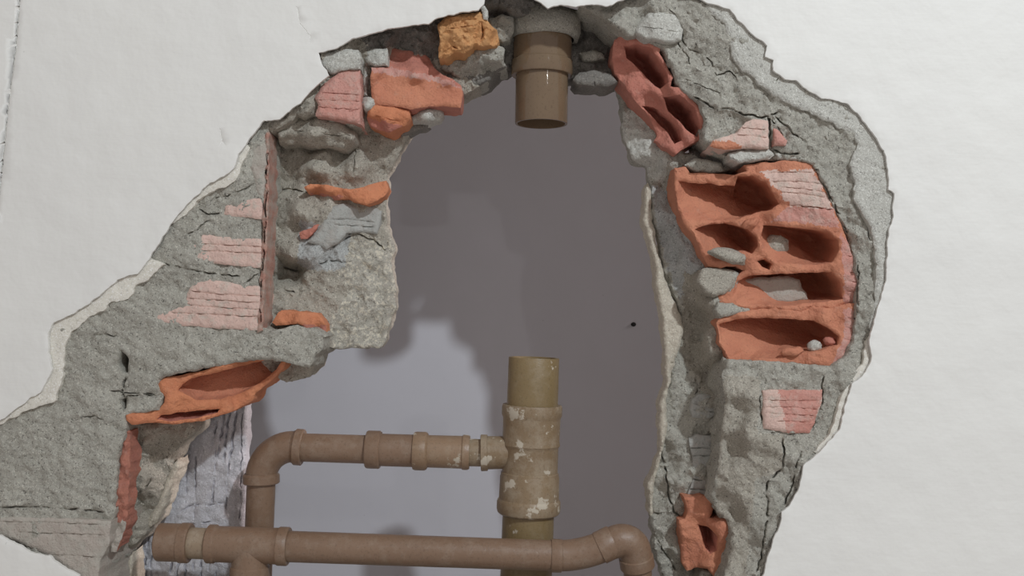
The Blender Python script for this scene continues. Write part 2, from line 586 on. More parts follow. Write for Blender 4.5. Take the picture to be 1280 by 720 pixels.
def paint_sheet():
    # dense ring near the broken edge, coarse beyond
    ring = resample(HOLE, 2.5, 1.3, True, 77)
    frame = [(-60, -60), (1340, -60), (1340, 780), (-60, 780)]
    P, E = [], []
    for L in (ring, OUT):
        s = len(P)
        P += L
        E += [(s + i, s + (i + 1) % len(L)) for i in range(len(L))]
    rnd = np.random.RandomState(3)
    gx, gy = np.meshgrid(np.arange(-60, 1340, 11.0), np.arange(-60, 800, 11.0))
    gx = gx.ravel() + rnd.uniform(-3, 3, gx.size); gy = gy.ravel() + rnd.uniform(-3, 3, gy.size)
    fx, fy = np.meshgrid(np.arange(-80, 1340, 3.2), np.arange(-60, 800, 3.2))
    fx = fx.ravel() + rnd.uniform(-.8, .8, fx.size); fy = fy.ravel() + rnd.uniform(-.8, .8, fy.size)
    dd = dist_line(fx, fy, HOLE)
    k = dd < 16
    fx, fy = fx[k], fy[k]
    k = dist_line(gx, gy, HOLE) > 17
    gx = np.concatenate([gx[k], fx]); gy = np.concatenate([gy[k], fy])
    k = ~inside(gx, gy, ring) & (dist_line(gx, gy, ring) > 1.6)
    gx, gy = gx[k], gy[k]
    ex = np.zeros(len(gx))
    cr = []
    for line, hw, dp in hairline:
        rs = resample(line, 2.0, 0.8, False, 5)
        a = np.array(rs)
        k = dist_line(gx, gy, a, False) > 2.5
        gx, gy, ex = gx[k], gy[k], ex[k]
        cr += [(x, y, dp) for x, y in rs] + [(x - hw, y, 0) for x, y in rs] + [(x + hw, y, 0) for x, y in rs]
    cr = np.array(cr)
    gx = np.concatenate([gx, cr[:, 0]]); gy = np.concatenate([gy, cr[:, 1]]); ex = np.concatenate([ex, cr[:, 2]])
    nb = len(P)
    P += list(zip(gx.tolist(), gy.tolist()))
    ex = np.concatenate([np.zeros(nb), ex])
    vo, eo, fo, ov, oe, of = delaunay_2d_cdt([Vector(p) for p in P], E, [], 0, 1e-4)
    V = np.array([tuple(v) for v in vo]); px, py = V[:, 0], V[:, 1]
    exv = np.array([max((ex[j] for j in l), default=0.0) for l in ov])
    T = np.array([f for f in fo if len(f) == 3])
    cx, cy = px[T].mean(1), py[T].mean(1)
    T = T[inside(cx, cy, OUT) & ~inside(cx, cy, ring)]
    dl = dist_line(px, py, ring)
    d = exv + 0.0006 * np.clip(1 - dl / 5, 0, 1) ** 2
    W0 = at_np(px, py, d)
    for i in range(len(px)):
        q = Vector(W0[i])
        d[i] -= 0.0012 * noise.noise(q * 14) + 0.0007 * noise.noise(q * 40) + 0.0005 * noise.noise(q * 120) * max(0, 1 - dl[i] / 20)
    W = at_np(px, py, d)
    verts = W.tolist(); faces = []
    for t in T:
        a, b_, c_ = (W[i] for i in t)
        n = np.cross(b_ - a, c_ - a)
        faces.append(tuple(int(i) for i in (t if n[1] < 0 else t[::-1])))
    cnt = {(f[i], f[(i + 1) % 3]) for f in faces for i in range(3)}
    ring_b = {}

    def bk(v):
        if v not in ring_b:
            ring_b[v] = len(verts)
            verts.append((W[v][0], 0.0042, W[v][2]))
        return ring_b[v]
    for a, b_ in cnt:
        if (b_, a) not in cnt:
            faces.append((b_, a, bk(a), bk(b_)))
    o = make_obj('wall_front', verts, faces, M['paint'], None, origin=(0, 0, 0))
    bm = bmesh.new(); bm.from_mesh(o.data)
    for e in bm.edges:
        if len(e.link_faces) == 2 and e.link_faces[0].normal.angle(e.link_faces[1].normal, 0) > 0.8:
            e.smooth = False
    bm.to_mesh(o.data); bm.free()
    return o


WF = paint_sheet()
tag(WF, 'white painted masonry wall broken open around the pipes', kind='structure')


def grooves(lines, hw=1.5, dp=0.0028):
    return [(l, 1.15, dp * 0.62) for l in lines]


# ---- solid wall core behind the paint, back to the far face (outside the hole)
CORE_IN = [(-60, 522), (15, 495), (52, 425), (110, 372), (180, 318), (235, 240), (288, 195), (322, 145), (385, 105), (392, 60), (445, 32), (520, 14), (600, -6), (612, -40), (870, -40),
           (965, 45), (1005, 92), (1080, 122), (1120, 185), (1128, 290), (1110, 400), (1090, 475), (1042, 558), (1008, 615), (982, 690), (968, 780), (80, 780), (62, 702), (10, 678), (-60, 668)]


def core_sheet():
    P, E = [], []
    for L in (CORE_IN, OUT):
        s = len(P); P += L
        E += [(s + i, s + (i + 1) % len(L)) for i in range(len(L))]
    vo, eo, fo, ov, oe, of = delaunay_2d_cdt([Vector(p) for p in P], E, [], 0, 1e-4)
    V = np.array([tuple(v) for v in vo]); px, py = V[:, 0], V[:, 1]
    T = np.array(fo); cx, cy = px[T].mean(1), py[T].mean(1)
    T = T[inside(cx, cy, OUT) & ~inside(cx, cy, CORE_IN)]
    W = at_np(px, py, np.full(len(px), 0.025)); n0 = len(W)
    B = W.copy(); B[:, 1] = 0.118
    verts = W.tolist() + B.tolist(); faces = []
    for t in T:
        a, b_, c_ = (W[i] for i in t)
        n = np.cross(b_ - a, c_ - a)
        t = tuple(int(i) for i in (t if n[1] < 0 else t[::-1]))
        faces.append(t); faces.append(tuple(i + n0 for i in t[::-1]))
    fr = faces[::2]
    cnt = {(f[i], f[(i + 1) % 3]) for f in fr for i in range(3)}
    for a, b_ in cnt:
        if (b_, a) not in cnt:
            faces.append((b_, a, a + n0, b_ + n0))
    return make_obj('wall_core', verts, faces, M['mortar'], WF, smooth=False)


core_sheet()

# ---- skim coats that show between paint and mortar
chunk('skim_coat', [(-60, 500), (-20, 490), (30, 470), (40, 440), (40, 400), (80, 380), (130, 345), (165, 325), (185, 322), (205, 330), (190, 345), (172, 356), (160, 374), (140, 378), (128, 388), (112, 396),
                    (100, 408), (88, 415), (82, 430), (80, 455), (76, 480), (70, 500), (50, 508), (38, 512), (20, 520), (-10, 535), (-60, 560)],
      M['skim'], 0.0050, 0.03, WF, amp=0.0009, freq=60, step=3, jag=2.2, bevel=0.0012)
chunk('skim_coat', [(215, 280), (235, 240), (262, 220), (290, 200), (306, 180), (312, 185), (303, 205), (296, 222), (285, 232), (262, 240), (246, 252), (234, 268)],
      M['skim'], 0.0055, 0.03, WF, amp=0.0008, step=3, jag=2.0, bevel=0.001)
chunk('render_coat', [(900, -20), (940, 20), (980, 60), (1000, 90), (1070, 120), (1115, 180), (1130, 250), (1125, 320), (1115, 380), (1100, 420), (1086, 410), (1094, 370), (1096, 330), (1092, 305), (1090, 290),
                      (1085, 275), (1076, 265), (1068, 248), (1067, 225), (1063, 205), (1072, 180), (1068, 168), (1050, 160), (1035, 152), (1010, 140), (990, 132), (965, 118), (945, 100), (930, 90),
                      (915, 70), (912, 50), (905, 30), (880, 10)],
      M['mortar_pale'], 0.0048, 0.03, WF, amp=0.0010, freq=60, step=3, jag=2.2, bevel=0.0022,
      cracks=[([(975, 97), (962, 108), (958, 122)], 1.0, .003), ([(1040, 125), (1037, 140), (1034, 152)], 1.0, .003)])
chunk('render_coat', [(1100, 400), (1098, 440), (1085, 475), (1070, 490), (1062, 530), (1050, 550), (1030, 570), (1018, 565), (1036, 545), (1045, 520), (1052, 495), (1062, 475), (1078, 455), (1083, 430)],
      M['skim'], 0.0055, 0.03, WF, amp=0.001, step=3, jag=2, bevel=0.0015)

# ---- left front mortar tier
L1 = [(-60, 515), (0, 500), (50, 440), (50, 395), (110, 370), (170, 330), (215, 262), (255, 218), (290, 190), (325, 142), (342, 142), (336, 168), (334, 200), (331, 260), (328, 330), (325, 380),
      (325, 408), (345, 413), (372, 406), (398, 412), (409, 420), (402, 436), (394, 446), (386, 460), (362, 453), (325, 449), (290, 454), (240, 464), (207, 470), (198, 480), (205, 492), (200, 512),
      (158, 520), (157, 540), (151, 560), (146, 600), (142, 650), (137, 680), (128, 700), (124, 720), (124, 790), (60, 790), (60, 700), (-60, 680)]
chunk('mortar', L1, M['mortar'],
      [(0, 520, .010), (80, 420, .009), (150, 370, .010), (220, 290, .010), (300, 210, .011), (330, 160, .012), (340, 200, .016), (338, 300, .018), (332, 400, .016), (390, 430, .030), (300, 440, .017),
       (200, 440, .014), (240, 380, .017), (290, 300, .017), (100, 500, .013), (140, 560, .017), (60, 600, .013), (0, 640, .012), (140, 660, .018), (60, 690, .010), (180, 500, .018), (375, 418, .026), (350, 440, .022)],
      0.118, WF, amp=0.0042, freq=55, step=2.5, jag=1.6, bevel=0.004, rough=0.004, ridged=True,
      holes=[dict(poly=[(149, 447), (152, 439), (157, 443), (161, 449), (160, 466), (154, 465), (149, 456)], d=.05, tilt=(0, 0)), dict(poly=[(152, 500), (159, 497), (158, 510), (154, 513)], d=.04, tilt=(0, 0))],
      cracks=[([(157, 468), (155, 480), (153, 490), (156, 496)], 2.0, .012), ([(138, 489), (152, 490), (175, 492), (200, 494)], 1.0, .006),
              ([(158, 493), (180, 494), (198, 495)], 1.2, .005), ([(0, 634), (40, 633), (90, 636), (135, 640)], 1.6, .006), ([(248, 262), (262, 268), (290, 262), (310, 255)], 1.4, .006),
              ([(230, 296), (250, 284), (262, 276)], 1.2, .005), ([(205, 330), (228, 334), (250, 340), (300, 345)], 1.4, .006), ([(120, 418), (134, 417), (145, 420)], 1.0, .004),
              ([(330, 340), (318, 345), (305, 356)], 1.2, .004), ([(260, 248), (285, 245), (305, 236), (320, 226)], 1.2, .005), ([(225, 300), (238, 285)], 1.3, .004),
              ([(100, 522), (118, 520), (130, 526)], 1.0, .004), ([(15, 655), (60, 656), (110, 660)], 1.0, .004), ([(10, 665), (70, 668)], 1.0, .003)])
# visible brick faces in it
chunk('brick', [(282, 257), (300, 250), (318, 246), (329, 249), (328, 274), (300, 271), (279, 268)], M['face_pink'], .0135, .11, WF, amp=.0008, step=2.4, jag=1.0, bevel=.002)
chunk('brick', [(222, 288), (252, 290), (270, 296), (327, 299), (327, 335), (290, 332), (258, 329), (232, 326), (233, 316), (240, 306), (226, 302)], M['face_pink'], .0135, .11, WF, amp=.0008, step=2.4, jag=1.2, bevel=.002,
      cracks=grooves([[(228, 303), (260, 305), (333, 309)], [(240, 313), (270, 314), (333, 317)]], 1.3, .004))
chunk('brick', [(243, 353), (262, 349), (280, 351), (300, 356), (325, 358), (324, 413), (290, 411), (240, 408), (183, 403), (180, 399), (210, 388), (232, 380), (234, 366)], M['face_pink'], .0135, .11, WF, amp=.0008, step=2.4, jag=1.0, bevel=.002,
      cracks=grooves([[(238, 364), (280, 368), (332, 371)], [(234, 373), (270, 375), (332, 379)], [(232, 381), (270, 384), (332, 387)], [(214, 391), (260, 393), (331, 396)]], 1.3, .004))
chunk('brick', [(-60, 640), (0, 646), (60, 647), (139, 651), (136, 682), (126, 700), (122, 722), (124, 790), (60, 790), (60, 694), (20, 676), (-60, 660)], M['face_dusty'], .0075, .11, WF, amp=.001, step=2.6, jag=1.2, bevel=.002,
      cracks=grooves([[(0, 652), (60, 653), (130, 656)], [(20, 665), (80, 667), (130, 669)], [(60, 694), (90, 694), (124, 697)]], 1.2, .003))
chunk('brick', [(305, 200), (318, 180), (328, 166), (335, 168), (333, 200), (330, 246), (320, 244), (318, 225)], M['face_dusty'], .0125, .11, WF, amp=.001, step=2.6, jag=1.6, bevel=.0025)
# broken edge strip of that brick
chunk('brick', [(331, 162), (337, 166), (336, 230), (334, 300), (331, 345), (329, 414), (321, 416), (324, 380), (327, 320), (330, 240)], M['face_strip'], [(333, 170, .012), (336, 200, .014), (328, 300, .012), (334, 300, .014), (323, 400, .012), (329, 400, .014)], .055, WF,
      amp=.0022, freq=110, step=2.0, jag=1.4, bevel=.002, cracks=[([(334, 175), (333, 230), (331, 300), (328, 340)], 1.3, .010), ([(327, 350), (325, 380), (325, 410)], 1.3, .008)])
# orange strip lower left
chunk('brick', [(157, 534), (163, 540), (163, 560), (162, 600), (160, 630), (158, 655), (154, 668), (146, 690), (138, 690), (141, 650), (147, 600), (152, 560)], [M['brick_dusty'], M['face_dusty']],
      [(155, 540, .022), (162, 545, .030), (148, 610, .022), (162, 610, .032), (141, 680, .022), (157, 660, .032)], .06, WF, rough=.006, amp=.005, freq=90, step=2.2, jag=1.3, bevel=.002,
      cracks=[([(147, 632), (145, 650), (141, 668)], 1.8, .01), ([(165, 615), (162, 628), (166, 640)], 1.6, .006)], regions=[([(130, 655), (170, 650), (170, 700), (130, 700)], 1)])
chunk('mortar', [(165, 527), (243, 522), (244, 540), (228, 552), (222, 568), (214, 590), (200, 622), (190, 650), (180, 668), (160, 690), (150, 700), (130, 720), (124, 790), (100, 790), (115, 700), (140, 660), (150, 600), (155, 545)], M['mortar_warm'],
      [(170, 540, .07), (235, 530, .08), (215, 580, .10), (190, 640, .10), (165, 600, .07), (150, 680, .09), (125, 715, .115), (140, 700, .115), (170, 660, .085)], .14, WF, amp=.006, freq=50, step=2.6, jag=1.8, bevel=.004, ridged=True,
      cracks=[([(173, 618), (185, 603), (194, 590)], 1.6, .008)])
chunk('mortar', [(222, 574), (224, 584), (214, 606), (206, 632), (196, 652), (186, 660), (184, 650), (196, 630), (206, 604), (213, 584)], M['beige'], .098, .14, WF, amp=.002, step=2.4, jag=1.4, bevel=.004)
chunk('mortar', [(166, 690), (166, 730), (160, 790), (126, 790), (130, 726), (148, 706)], M['beige'], .098, .14, WF, amp=.002, step=2.6, jag=1.4, bevel=.004)

# big orange broken brick, lower left
chunk('brick', [(158, 517), (185, 514), (200, 511), (205, 503), (206, 496), (198, 488), (198, 479), (206, 472), (225, 470), (262, 461), (282, 450), (300, 445), (345, 446), (359, 450), (354, 461), (338, 477), (320, 491), (316, 500), (302, 508),
                 (285, 516), (255, 526), (215, 531), (195, 528), (165, 531), (158, 525)], [M['brick_vivid'], M['brick_raw'], M['brick_red']],
      [(160, 520, .017), (200, 500, .019), (205, 480, .018), (280, 452, .020), (350, 449, .040), (230, 480, .024), (320, 480, .058), (340, 465, .055), (280, 510, .045), (200, 522, .024), (300, 500, .060), (240, 515, .032)], .115, WF,
      amp=.0014, freq=70, step=2.2, jag=0.9, bevel=.003, rough=.002,
      holes=[dict(poly=[(223, 488), (228, 480), (240, 473), (270, 466), (300, 458), (335, 449), (352, 452), (346, 462), (325, 479), (300, 492), (275, 499), (245, 500), (233, 494)], d=.030, shift=(-4, -3), c=(290, 476), mat=1,
                  prof=[(1, 0), (1.0, .35), (.97, .75), (.88, 1.0), (.4, 1.02)]),
             dict(poly=[(196, 524), (201, 519), (235, 514), (275, 511), (272, 516), (245, 523), (212, 527)], d=.028, shift=(0, -4), c=(232, 519), mat=2)])

# ---- deep left pocket
chunk('mortar', [(335, 150), (345, 140), (395, 138), (450, 150), (470, 150), (512, 150), (512, 165), (506, 180), (496, 198), (486, 218), (483, 245), (482, 265), (485, 285), (492, 302), (495, 313), (489, 328), (491, 342), (496, 360), (495, 385),
                  (488, 405), (481, 428), (476, 435), (440, 436), (412, 434), (405, 437), (396, 452), (388, 470), (358, 478), (345, 470), (325, 450), (326, 400), (330, 300)], [M['mortar_warm'], M['mortar_speck'], M['mortar_dark'], M['mortar_blue']],
      [(345, 170, .062), (395, 195, .070), (350, 188, .085), (390, 186, .088), (430, 190, .088), (395, 210, .060), (440, 205, .068), (395, 230, .082), (350, 230, .088), (470, 180, .088), (490, 200, .10), (475, 225, .100), (350, 250, .075), (378, 265, .058), (400, 262, .066), (375, 292, .078),
       (350, 300, .075), (365, 318, .060), (385, 320, .068), (355, 337, .112), (370, 341, .115), (385, 345, .08), (360, 370, .075), (350, 390, .070), (390, 370, .082), (420, 330, .084), (450, 370, .092), (480, 360, .10), (470, 410, .098), (430, 420, .088),
       (480, 300, .10), (440, 300, .088), (390, 450, .07), (370, 468, .08), (345, 420, .06), (405, 425, .07), (360, 420, .05)],
      .128, WF, amp=.0048, freq=52, step=2.3, jag=1.5, bevel=.004, rough=.003, ridged=True,
      regions=[([(430, 300), (500, 300), (500, 436), (415, 436), (412, 400), (440, 360), (400, 330)], 1), ([(375, 275), (440, 290), (430, 335), (395, 340), (372, 330)], 3)],
      cracks=[([(340, 336), (350, 333), (362, 336), (378, 338)], 1.8, .012), ([(356, 362), (366, 364), (374, 370)], 1.4, .006), ([(388, 302), (402, 306), (416, 308), (428, 300), (440, 294)], 1.6, .008), ([(434, 292), (450, 294), (468, 300), (480, 312)], 1.6, .007),
              ([(396, 330), (412, 326), (430, 328)], 1.3, .006), ([(443, 170), (444, 200), (441, 220)], 1.2, .004), ([(385, 240), (360, 236), (345, 240)], 1.3, .006)])
# bed joint ledge
chunk('mortar', [(346, 164), (352, 158), (378, 144), (392, 146), (425, 152), (441, 158), (443, 166), (444, 172), (438, 180), (430, 187), (415, 184), (395, 181), (370, 180), (349, 181)], [M['mortar_warm'], M['mortar_dark']],
      [(350, 160, .036), (380, 147, .040), (440, 160, .050), (395, 158, .030), (430, 167, .032), (350, 167, .022), (395, 167, .020), (437, 170, .028), (360, 179, .048), (400, 180, .050), (420, 179, .044), (432, 184, .044)], .10, WF, amp=.0028, freq=70, step=2.2, jag=1.2, bevel=.004,
      cracks=[([(352, 164), (380, 164), (410, 168), (440, 170)], 1.0, .003)])
# orange shards
chunk('brick', [(380, 234), (388, 230), (410, 231), (436, 237), (455, 234), (470, 228), (483, 226), (486, 236), (481, 245), (470, 252), (458, 256), (450, 254), (434, 248), (420, 250), (409, 257), (396, 250), (385, 242)], [M['brick_vivid'], M['brick_red']],
      [(385, 234, .052), (435, 240, .054), (483, 230, .075), (458, 250, .060), (410, 254, .080), (395, 246, .078), (430, 246, .062), (410, 236, .052)], .105, WF, amp=.0014, freq=90, step=1.9, jag=0.8, bevel=.002, rough=.001,
      regions=[([(383, 241), (430, 246), (420, 252), (409, 259), (395, 252)], 1)])
chunk('brick', [(374, 291), (390, 284), (400, 272), (408, 256), (414, 262), (404, 276), (396, 286), (384, 299), (376, 299)], M['brick_red'], [(375, 295, .066), (410, 260, .070)], .10, WF, amp=.002, step=2, jag=1.0, bevel=.002)
chunk('brick', [(384, 303), (398, 288), (405, 272), (412, 258), (430, 254), (452, 258), (466, 258), (478, 264), (474, 280), (471, 292), (452, 291), (433, 291), (424, 302), (408, 312), (398, 306)], M['face_grey'],
      [(390, 300, .066), (412, 260, .066), (470, 262, .086), (468, 288, .086), (408, 310, .070)], .105, WF, amp=.001, step=2.2, jag=1.0, bevel=.003,
      cracks=grooves([[(410, 275), (435, 274), (468, 278)], [(415, 281), (440, 282), (468, 284)]], 1.3, .004))
chunk('brick', [(340, 403), (348, 391), (352, 388), (385, 390), (396, 391), (403, 398), (408, 406), (407, 420), (388, 420), (380, 408), (372, 405), (345, 407)], [M['brick_vivid'], M['brick_red']], [(345, 398, .040), (400, 396, .048), (404, 416, .055), (360, 392, .044), (375, 404, .034)], .10, WF,
      amp=.0012, step=2.0, jag=0.7, bevel=.002, regions=[([(378, 406), (412, 406), (410, 425), (380, 425)], 1)])

# ---- upper left bricks
chunk('mortar', [(398, 66), (420, 55), (450, 40), (500, 28), (545, 20), (560, 30), (560, 75), (580, 90), (600, 108), (580, 118), (500, 130), (455, 160), (440, 158), (420, 152), (392, 146), (372, 146), (340, 165), (325, 160), (345, 140), (385, 108), (402, 90), (396, 80)], [M['mortar_warm'], M['mortar_dark']],
      [(400, 70, .012), (430, 52, .014), (480, 45, .034), (530, 42, .045), (540, 70, .060), (470, 100, .045), (420, 110, .02), (380, 130, .012), (355, 155, .016), (400, 146, .03), (440, 150, .035), (560, 100, .07), (500, 60, .060), (455, 55, .03), (457, 110, .05), (457, 150, .05)],
      .12, WF, amp=.006, freq=60, step=2.2, jag=1.6, bevel=.003, ridged=True, regions=[([(440, 30), (560, 20), (560, 80), (490, 60), (460, 62)], 1)])
chunk('brick', [(393, 122), (402, 108), (422, 91), (436, 87), (450, 88), (451, 120), (450, 155), (436, 152), (421, 149), (395, 145), (397, 132)], M['face_rose'], [(395, 130, .013), (450, 120, .016)], .11, WF, amp=.0009, step=2.3, jag=1.0, bevel=.003,
      cracks=grooves([[(398, 116), (425, 117), (450, 119)], [(398, 125), (425, 126), (450, 127)], [(397, 134), (425, 136), (440, 137)], [(436, 139), (450, 136)]], 1.6, .003))
chunk('mortar', [(400, 82), (399, 67), (412, 65), (430, 61), (448, 62), (452, 72), (450, 86), (436, 86), (424, 89), (412, 92)], M['mortar_pale'], .010, .08, WF, amp=.002, step=2.4, jag=1.2, bevel=.003)
chunk('mortar', [(456, 62), (470, 61), (484, 60), (486, 72), (484, 82), (470, 83), (460, 79), (455, 72)], M['mortar_pale'], .024, .08, WF, amp=.003, step=2.2, jag=1.4, bevel=.004)
chunk('mortar', [(453, 122), (460, 121), (469, 124), (471, 132), (466, 138), (456, 138), (451, 130)], M['mortar_pale'], [(460, 130, .022), (452, 122, .034), (471, 138, .034)], .07, WF, amp=.002, step=1.8, jag=0.8, bevel=.005)
chunk('mortar', [(453, 80), (459, 78), (460, 100), (459, 120), (454, 120), (453, 100)], M['mortar_pale'], .038, .07, WF, amp=.003, step=1.8, jag=1.4, bevel=.004)
# shaded inner wall above the trough and the trough itself: one large broken brick
chunk('brick', [(486, 58), (500, 62), (528, 66), (536, 72), (542, 84), (552, 93), (566, 99), (577, 108), (579, 116), (577, 126), (575, 135), (558, 133), (540, 133), (525, 135), (512, 137), (498, 133), (480, 131), (466, 131), (464, 115), (463, 98), (464, 84), (484, 84)],
      [M['brick_red'], M['brick_raw'], M['face_rose']],
      [(490, 62, .055), (530, 70, .058), (545, 90, .050), (500, 88, .034), (470, 85, .022), (465, 92, .020), (520, 95, .028), (560, 100, .040), (577, 110, .05), (480, 100, .034), (520, 108, .042), (560, 116, .050), (470, 125, .030), (510, 128, .036), (560, 130, .048), (500, 75, .054)],
      .10, WF, amp=.0011, freq=60, step=2.1, jag=0.8, bevel=.002,
      regions=[([(463, 90), (500, 94), (540, 100), (580, 110), (580, 138), (460, 138)], 1), ([(464, 83), (490, 85), (530, 93), (566, 101), (578, 112), (570, 110), (545, 103), (510, 96), (464, 90)], 2)])
chunk('brick', [(460, 137), (466, 131), (484, 131), (500, 135), (512, 138), (513, 147), (508, 156), (498, 161), (486, 166), (474, 163), (463, 158), (459, 148)], [M['brick_vivid'], M['brick_red']],
      [(465, 135, .030), (510, 138, .040), (485, 148, .032), (500, 158, .046), (470, 160, .046)], .10, WF, amp=.001, step=2.0, jag=0.8, bevel=.003, cracks=grooves([[(466, 144), (485, 149), (505, 153)]], 1.5, .003),
      regions=[([(458, 148), (480, 152), (505, 156), (490, 168), (460, 164)], 1)])
chunk('mortar', [(513, 146), (520, 139), (535, 135), (550, 136), (554, 143), (551, 150), (538, 152), (525, 152), (514, 153)], M['mortar_pale'], [(530, 142, .055), (515, 150, .065), (552, 148, .07)], .10, WF, amp=.002, step=2, jag=1.0, bevel=.005)
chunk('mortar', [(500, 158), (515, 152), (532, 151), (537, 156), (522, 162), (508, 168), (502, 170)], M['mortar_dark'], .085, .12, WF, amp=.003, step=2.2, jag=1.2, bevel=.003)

# ---- top: dark recess around the upper pipe
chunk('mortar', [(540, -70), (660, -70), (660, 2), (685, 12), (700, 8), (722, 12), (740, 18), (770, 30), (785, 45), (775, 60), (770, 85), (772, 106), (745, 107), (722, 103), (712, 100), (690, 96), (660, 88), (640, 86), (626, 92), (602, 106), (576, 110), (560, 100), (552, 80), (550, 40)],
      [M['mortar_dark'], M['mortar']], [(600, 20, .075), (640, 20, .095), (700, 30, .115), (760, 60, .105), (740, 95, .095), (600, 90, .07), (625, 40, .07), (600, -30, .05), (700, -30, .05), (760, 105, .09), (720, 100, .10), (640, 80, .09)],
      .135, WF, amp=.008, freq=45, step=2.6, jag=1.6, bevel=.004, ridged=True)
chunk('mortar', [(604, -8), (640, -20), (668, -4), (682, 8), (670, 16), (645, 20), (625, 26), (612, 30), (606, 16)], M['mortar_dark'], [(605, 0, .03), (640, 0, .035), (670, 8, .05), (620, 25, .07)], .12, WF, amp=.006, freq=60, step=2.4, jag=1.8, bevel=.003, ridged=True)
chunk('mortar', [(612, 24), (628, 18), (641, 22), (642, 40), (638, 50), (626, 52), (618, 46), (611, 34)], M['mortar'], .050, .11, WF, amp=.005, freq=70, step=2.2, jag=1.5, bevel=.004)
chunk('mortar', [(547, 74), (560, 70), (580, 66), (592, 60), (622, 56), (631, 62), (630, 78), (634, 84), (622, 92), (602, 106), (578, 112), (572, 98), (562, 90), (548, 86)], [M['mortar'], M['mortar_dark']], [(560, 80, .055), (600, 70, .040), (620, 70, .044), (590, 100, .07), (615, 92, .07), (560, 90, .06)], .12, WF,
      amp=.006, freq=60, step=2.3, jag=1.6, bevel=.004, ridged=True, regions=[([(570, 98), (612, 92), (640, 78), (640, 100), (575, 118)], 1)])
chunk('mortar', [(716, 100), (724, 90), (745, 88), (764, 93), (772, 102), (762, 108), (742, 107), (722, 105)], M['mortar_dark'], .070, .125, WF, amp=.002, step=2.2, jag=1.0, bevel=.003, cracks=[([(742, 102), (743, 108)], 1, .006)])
chunk('mortar', [(724, 66), (740, 62), (752, 66), (756, 72), (745, 76), (730, 76)], M['mortar'], .085, .12, WF, amp=.004, step=2.2, jag=1.2, bevel=.004)

# ---- right side: inner jamb (deep) and its plaster edge
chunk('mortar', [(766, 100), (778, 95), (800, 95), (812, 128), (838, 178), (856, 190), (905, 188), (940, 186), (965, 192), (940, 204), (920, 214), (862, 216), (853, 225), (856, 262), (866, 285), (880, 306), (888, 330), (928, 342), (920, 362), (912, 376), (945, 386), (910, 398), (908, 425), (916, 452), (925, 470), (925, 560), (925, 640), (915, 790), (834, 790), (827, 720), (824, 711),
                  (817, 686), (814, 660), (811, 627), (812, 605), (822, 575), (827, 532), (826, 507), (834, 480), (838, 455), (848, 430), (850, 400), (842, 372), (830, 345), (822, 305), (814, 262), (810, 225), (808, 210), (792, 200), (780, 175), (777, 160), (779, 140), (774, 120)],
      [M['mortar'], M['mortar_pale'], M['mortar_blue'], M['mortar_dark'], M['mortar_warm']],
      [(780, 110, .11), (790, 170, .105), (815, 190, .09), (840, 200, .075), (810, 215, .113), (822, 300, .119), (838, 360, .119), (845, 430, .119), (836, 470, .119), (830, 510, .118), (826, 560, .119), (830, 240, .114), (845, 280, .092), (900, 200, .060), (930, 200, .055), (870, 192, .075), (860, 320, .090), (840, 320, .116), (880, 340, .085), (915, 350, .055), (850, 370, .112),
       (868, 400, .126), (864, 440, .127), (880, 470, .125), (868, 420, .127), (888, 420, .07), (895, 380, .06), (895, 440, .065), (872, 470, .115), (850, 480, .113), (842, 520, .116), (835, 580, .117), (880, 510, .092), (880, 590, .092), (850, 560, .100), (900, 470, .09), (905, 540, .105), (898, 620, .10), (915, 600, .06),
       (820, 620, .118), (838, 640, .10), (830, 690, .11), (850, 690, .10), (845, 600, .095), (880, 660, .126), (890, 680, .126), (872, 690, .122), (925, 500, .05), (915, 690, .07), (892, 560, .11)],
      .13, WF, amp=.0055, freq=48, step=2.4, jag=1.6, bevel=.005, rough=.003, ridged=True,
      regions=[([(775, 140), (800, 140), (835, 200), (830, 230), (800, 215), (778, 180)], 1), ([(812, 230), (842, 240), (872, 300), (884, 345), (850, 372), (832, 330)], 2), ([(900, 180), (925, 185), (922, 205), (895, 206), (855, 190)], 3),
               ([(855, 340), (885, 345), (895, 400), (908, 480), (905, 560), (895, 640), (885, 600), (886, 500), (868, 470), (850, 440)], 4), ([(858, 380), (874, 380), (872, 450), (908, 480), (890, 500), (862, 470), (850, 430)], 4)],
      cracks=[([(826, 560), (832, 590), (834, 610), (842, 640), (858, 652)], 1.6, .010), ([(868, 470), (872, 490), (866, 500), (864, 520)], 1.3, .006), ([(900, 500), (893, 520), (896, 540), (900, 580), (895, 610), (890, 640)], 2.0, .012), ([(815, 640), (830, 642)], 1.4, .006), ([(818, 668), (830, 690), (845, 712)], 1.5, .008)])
chunk('plaster_edge', [(806, 236), (810, 228), (814, 240), (815, 270), (820, 300), (829, 340), (838, 370), (850, 392), (855, 410), (850, 432), (843, 452), (838, 480), (832, 500), (834, 540), (829, 562), (823, 585), (817, 606), (815, 650), (811, 640), (810, 607), (820, 578), (825, 560), (824, 532),
                       (823, 507), (831, 482), (832, 460), (830, 420), (825, 385), (820, 360), (819, 335), (811, 305), (805, 280)], M['beige'], .106, .138, WF, amp=.0018, freq=70, step=2.2, jag=1.4, bevel=.005, cracks=[([(832, 452), (848, 453)], .8, .003)])

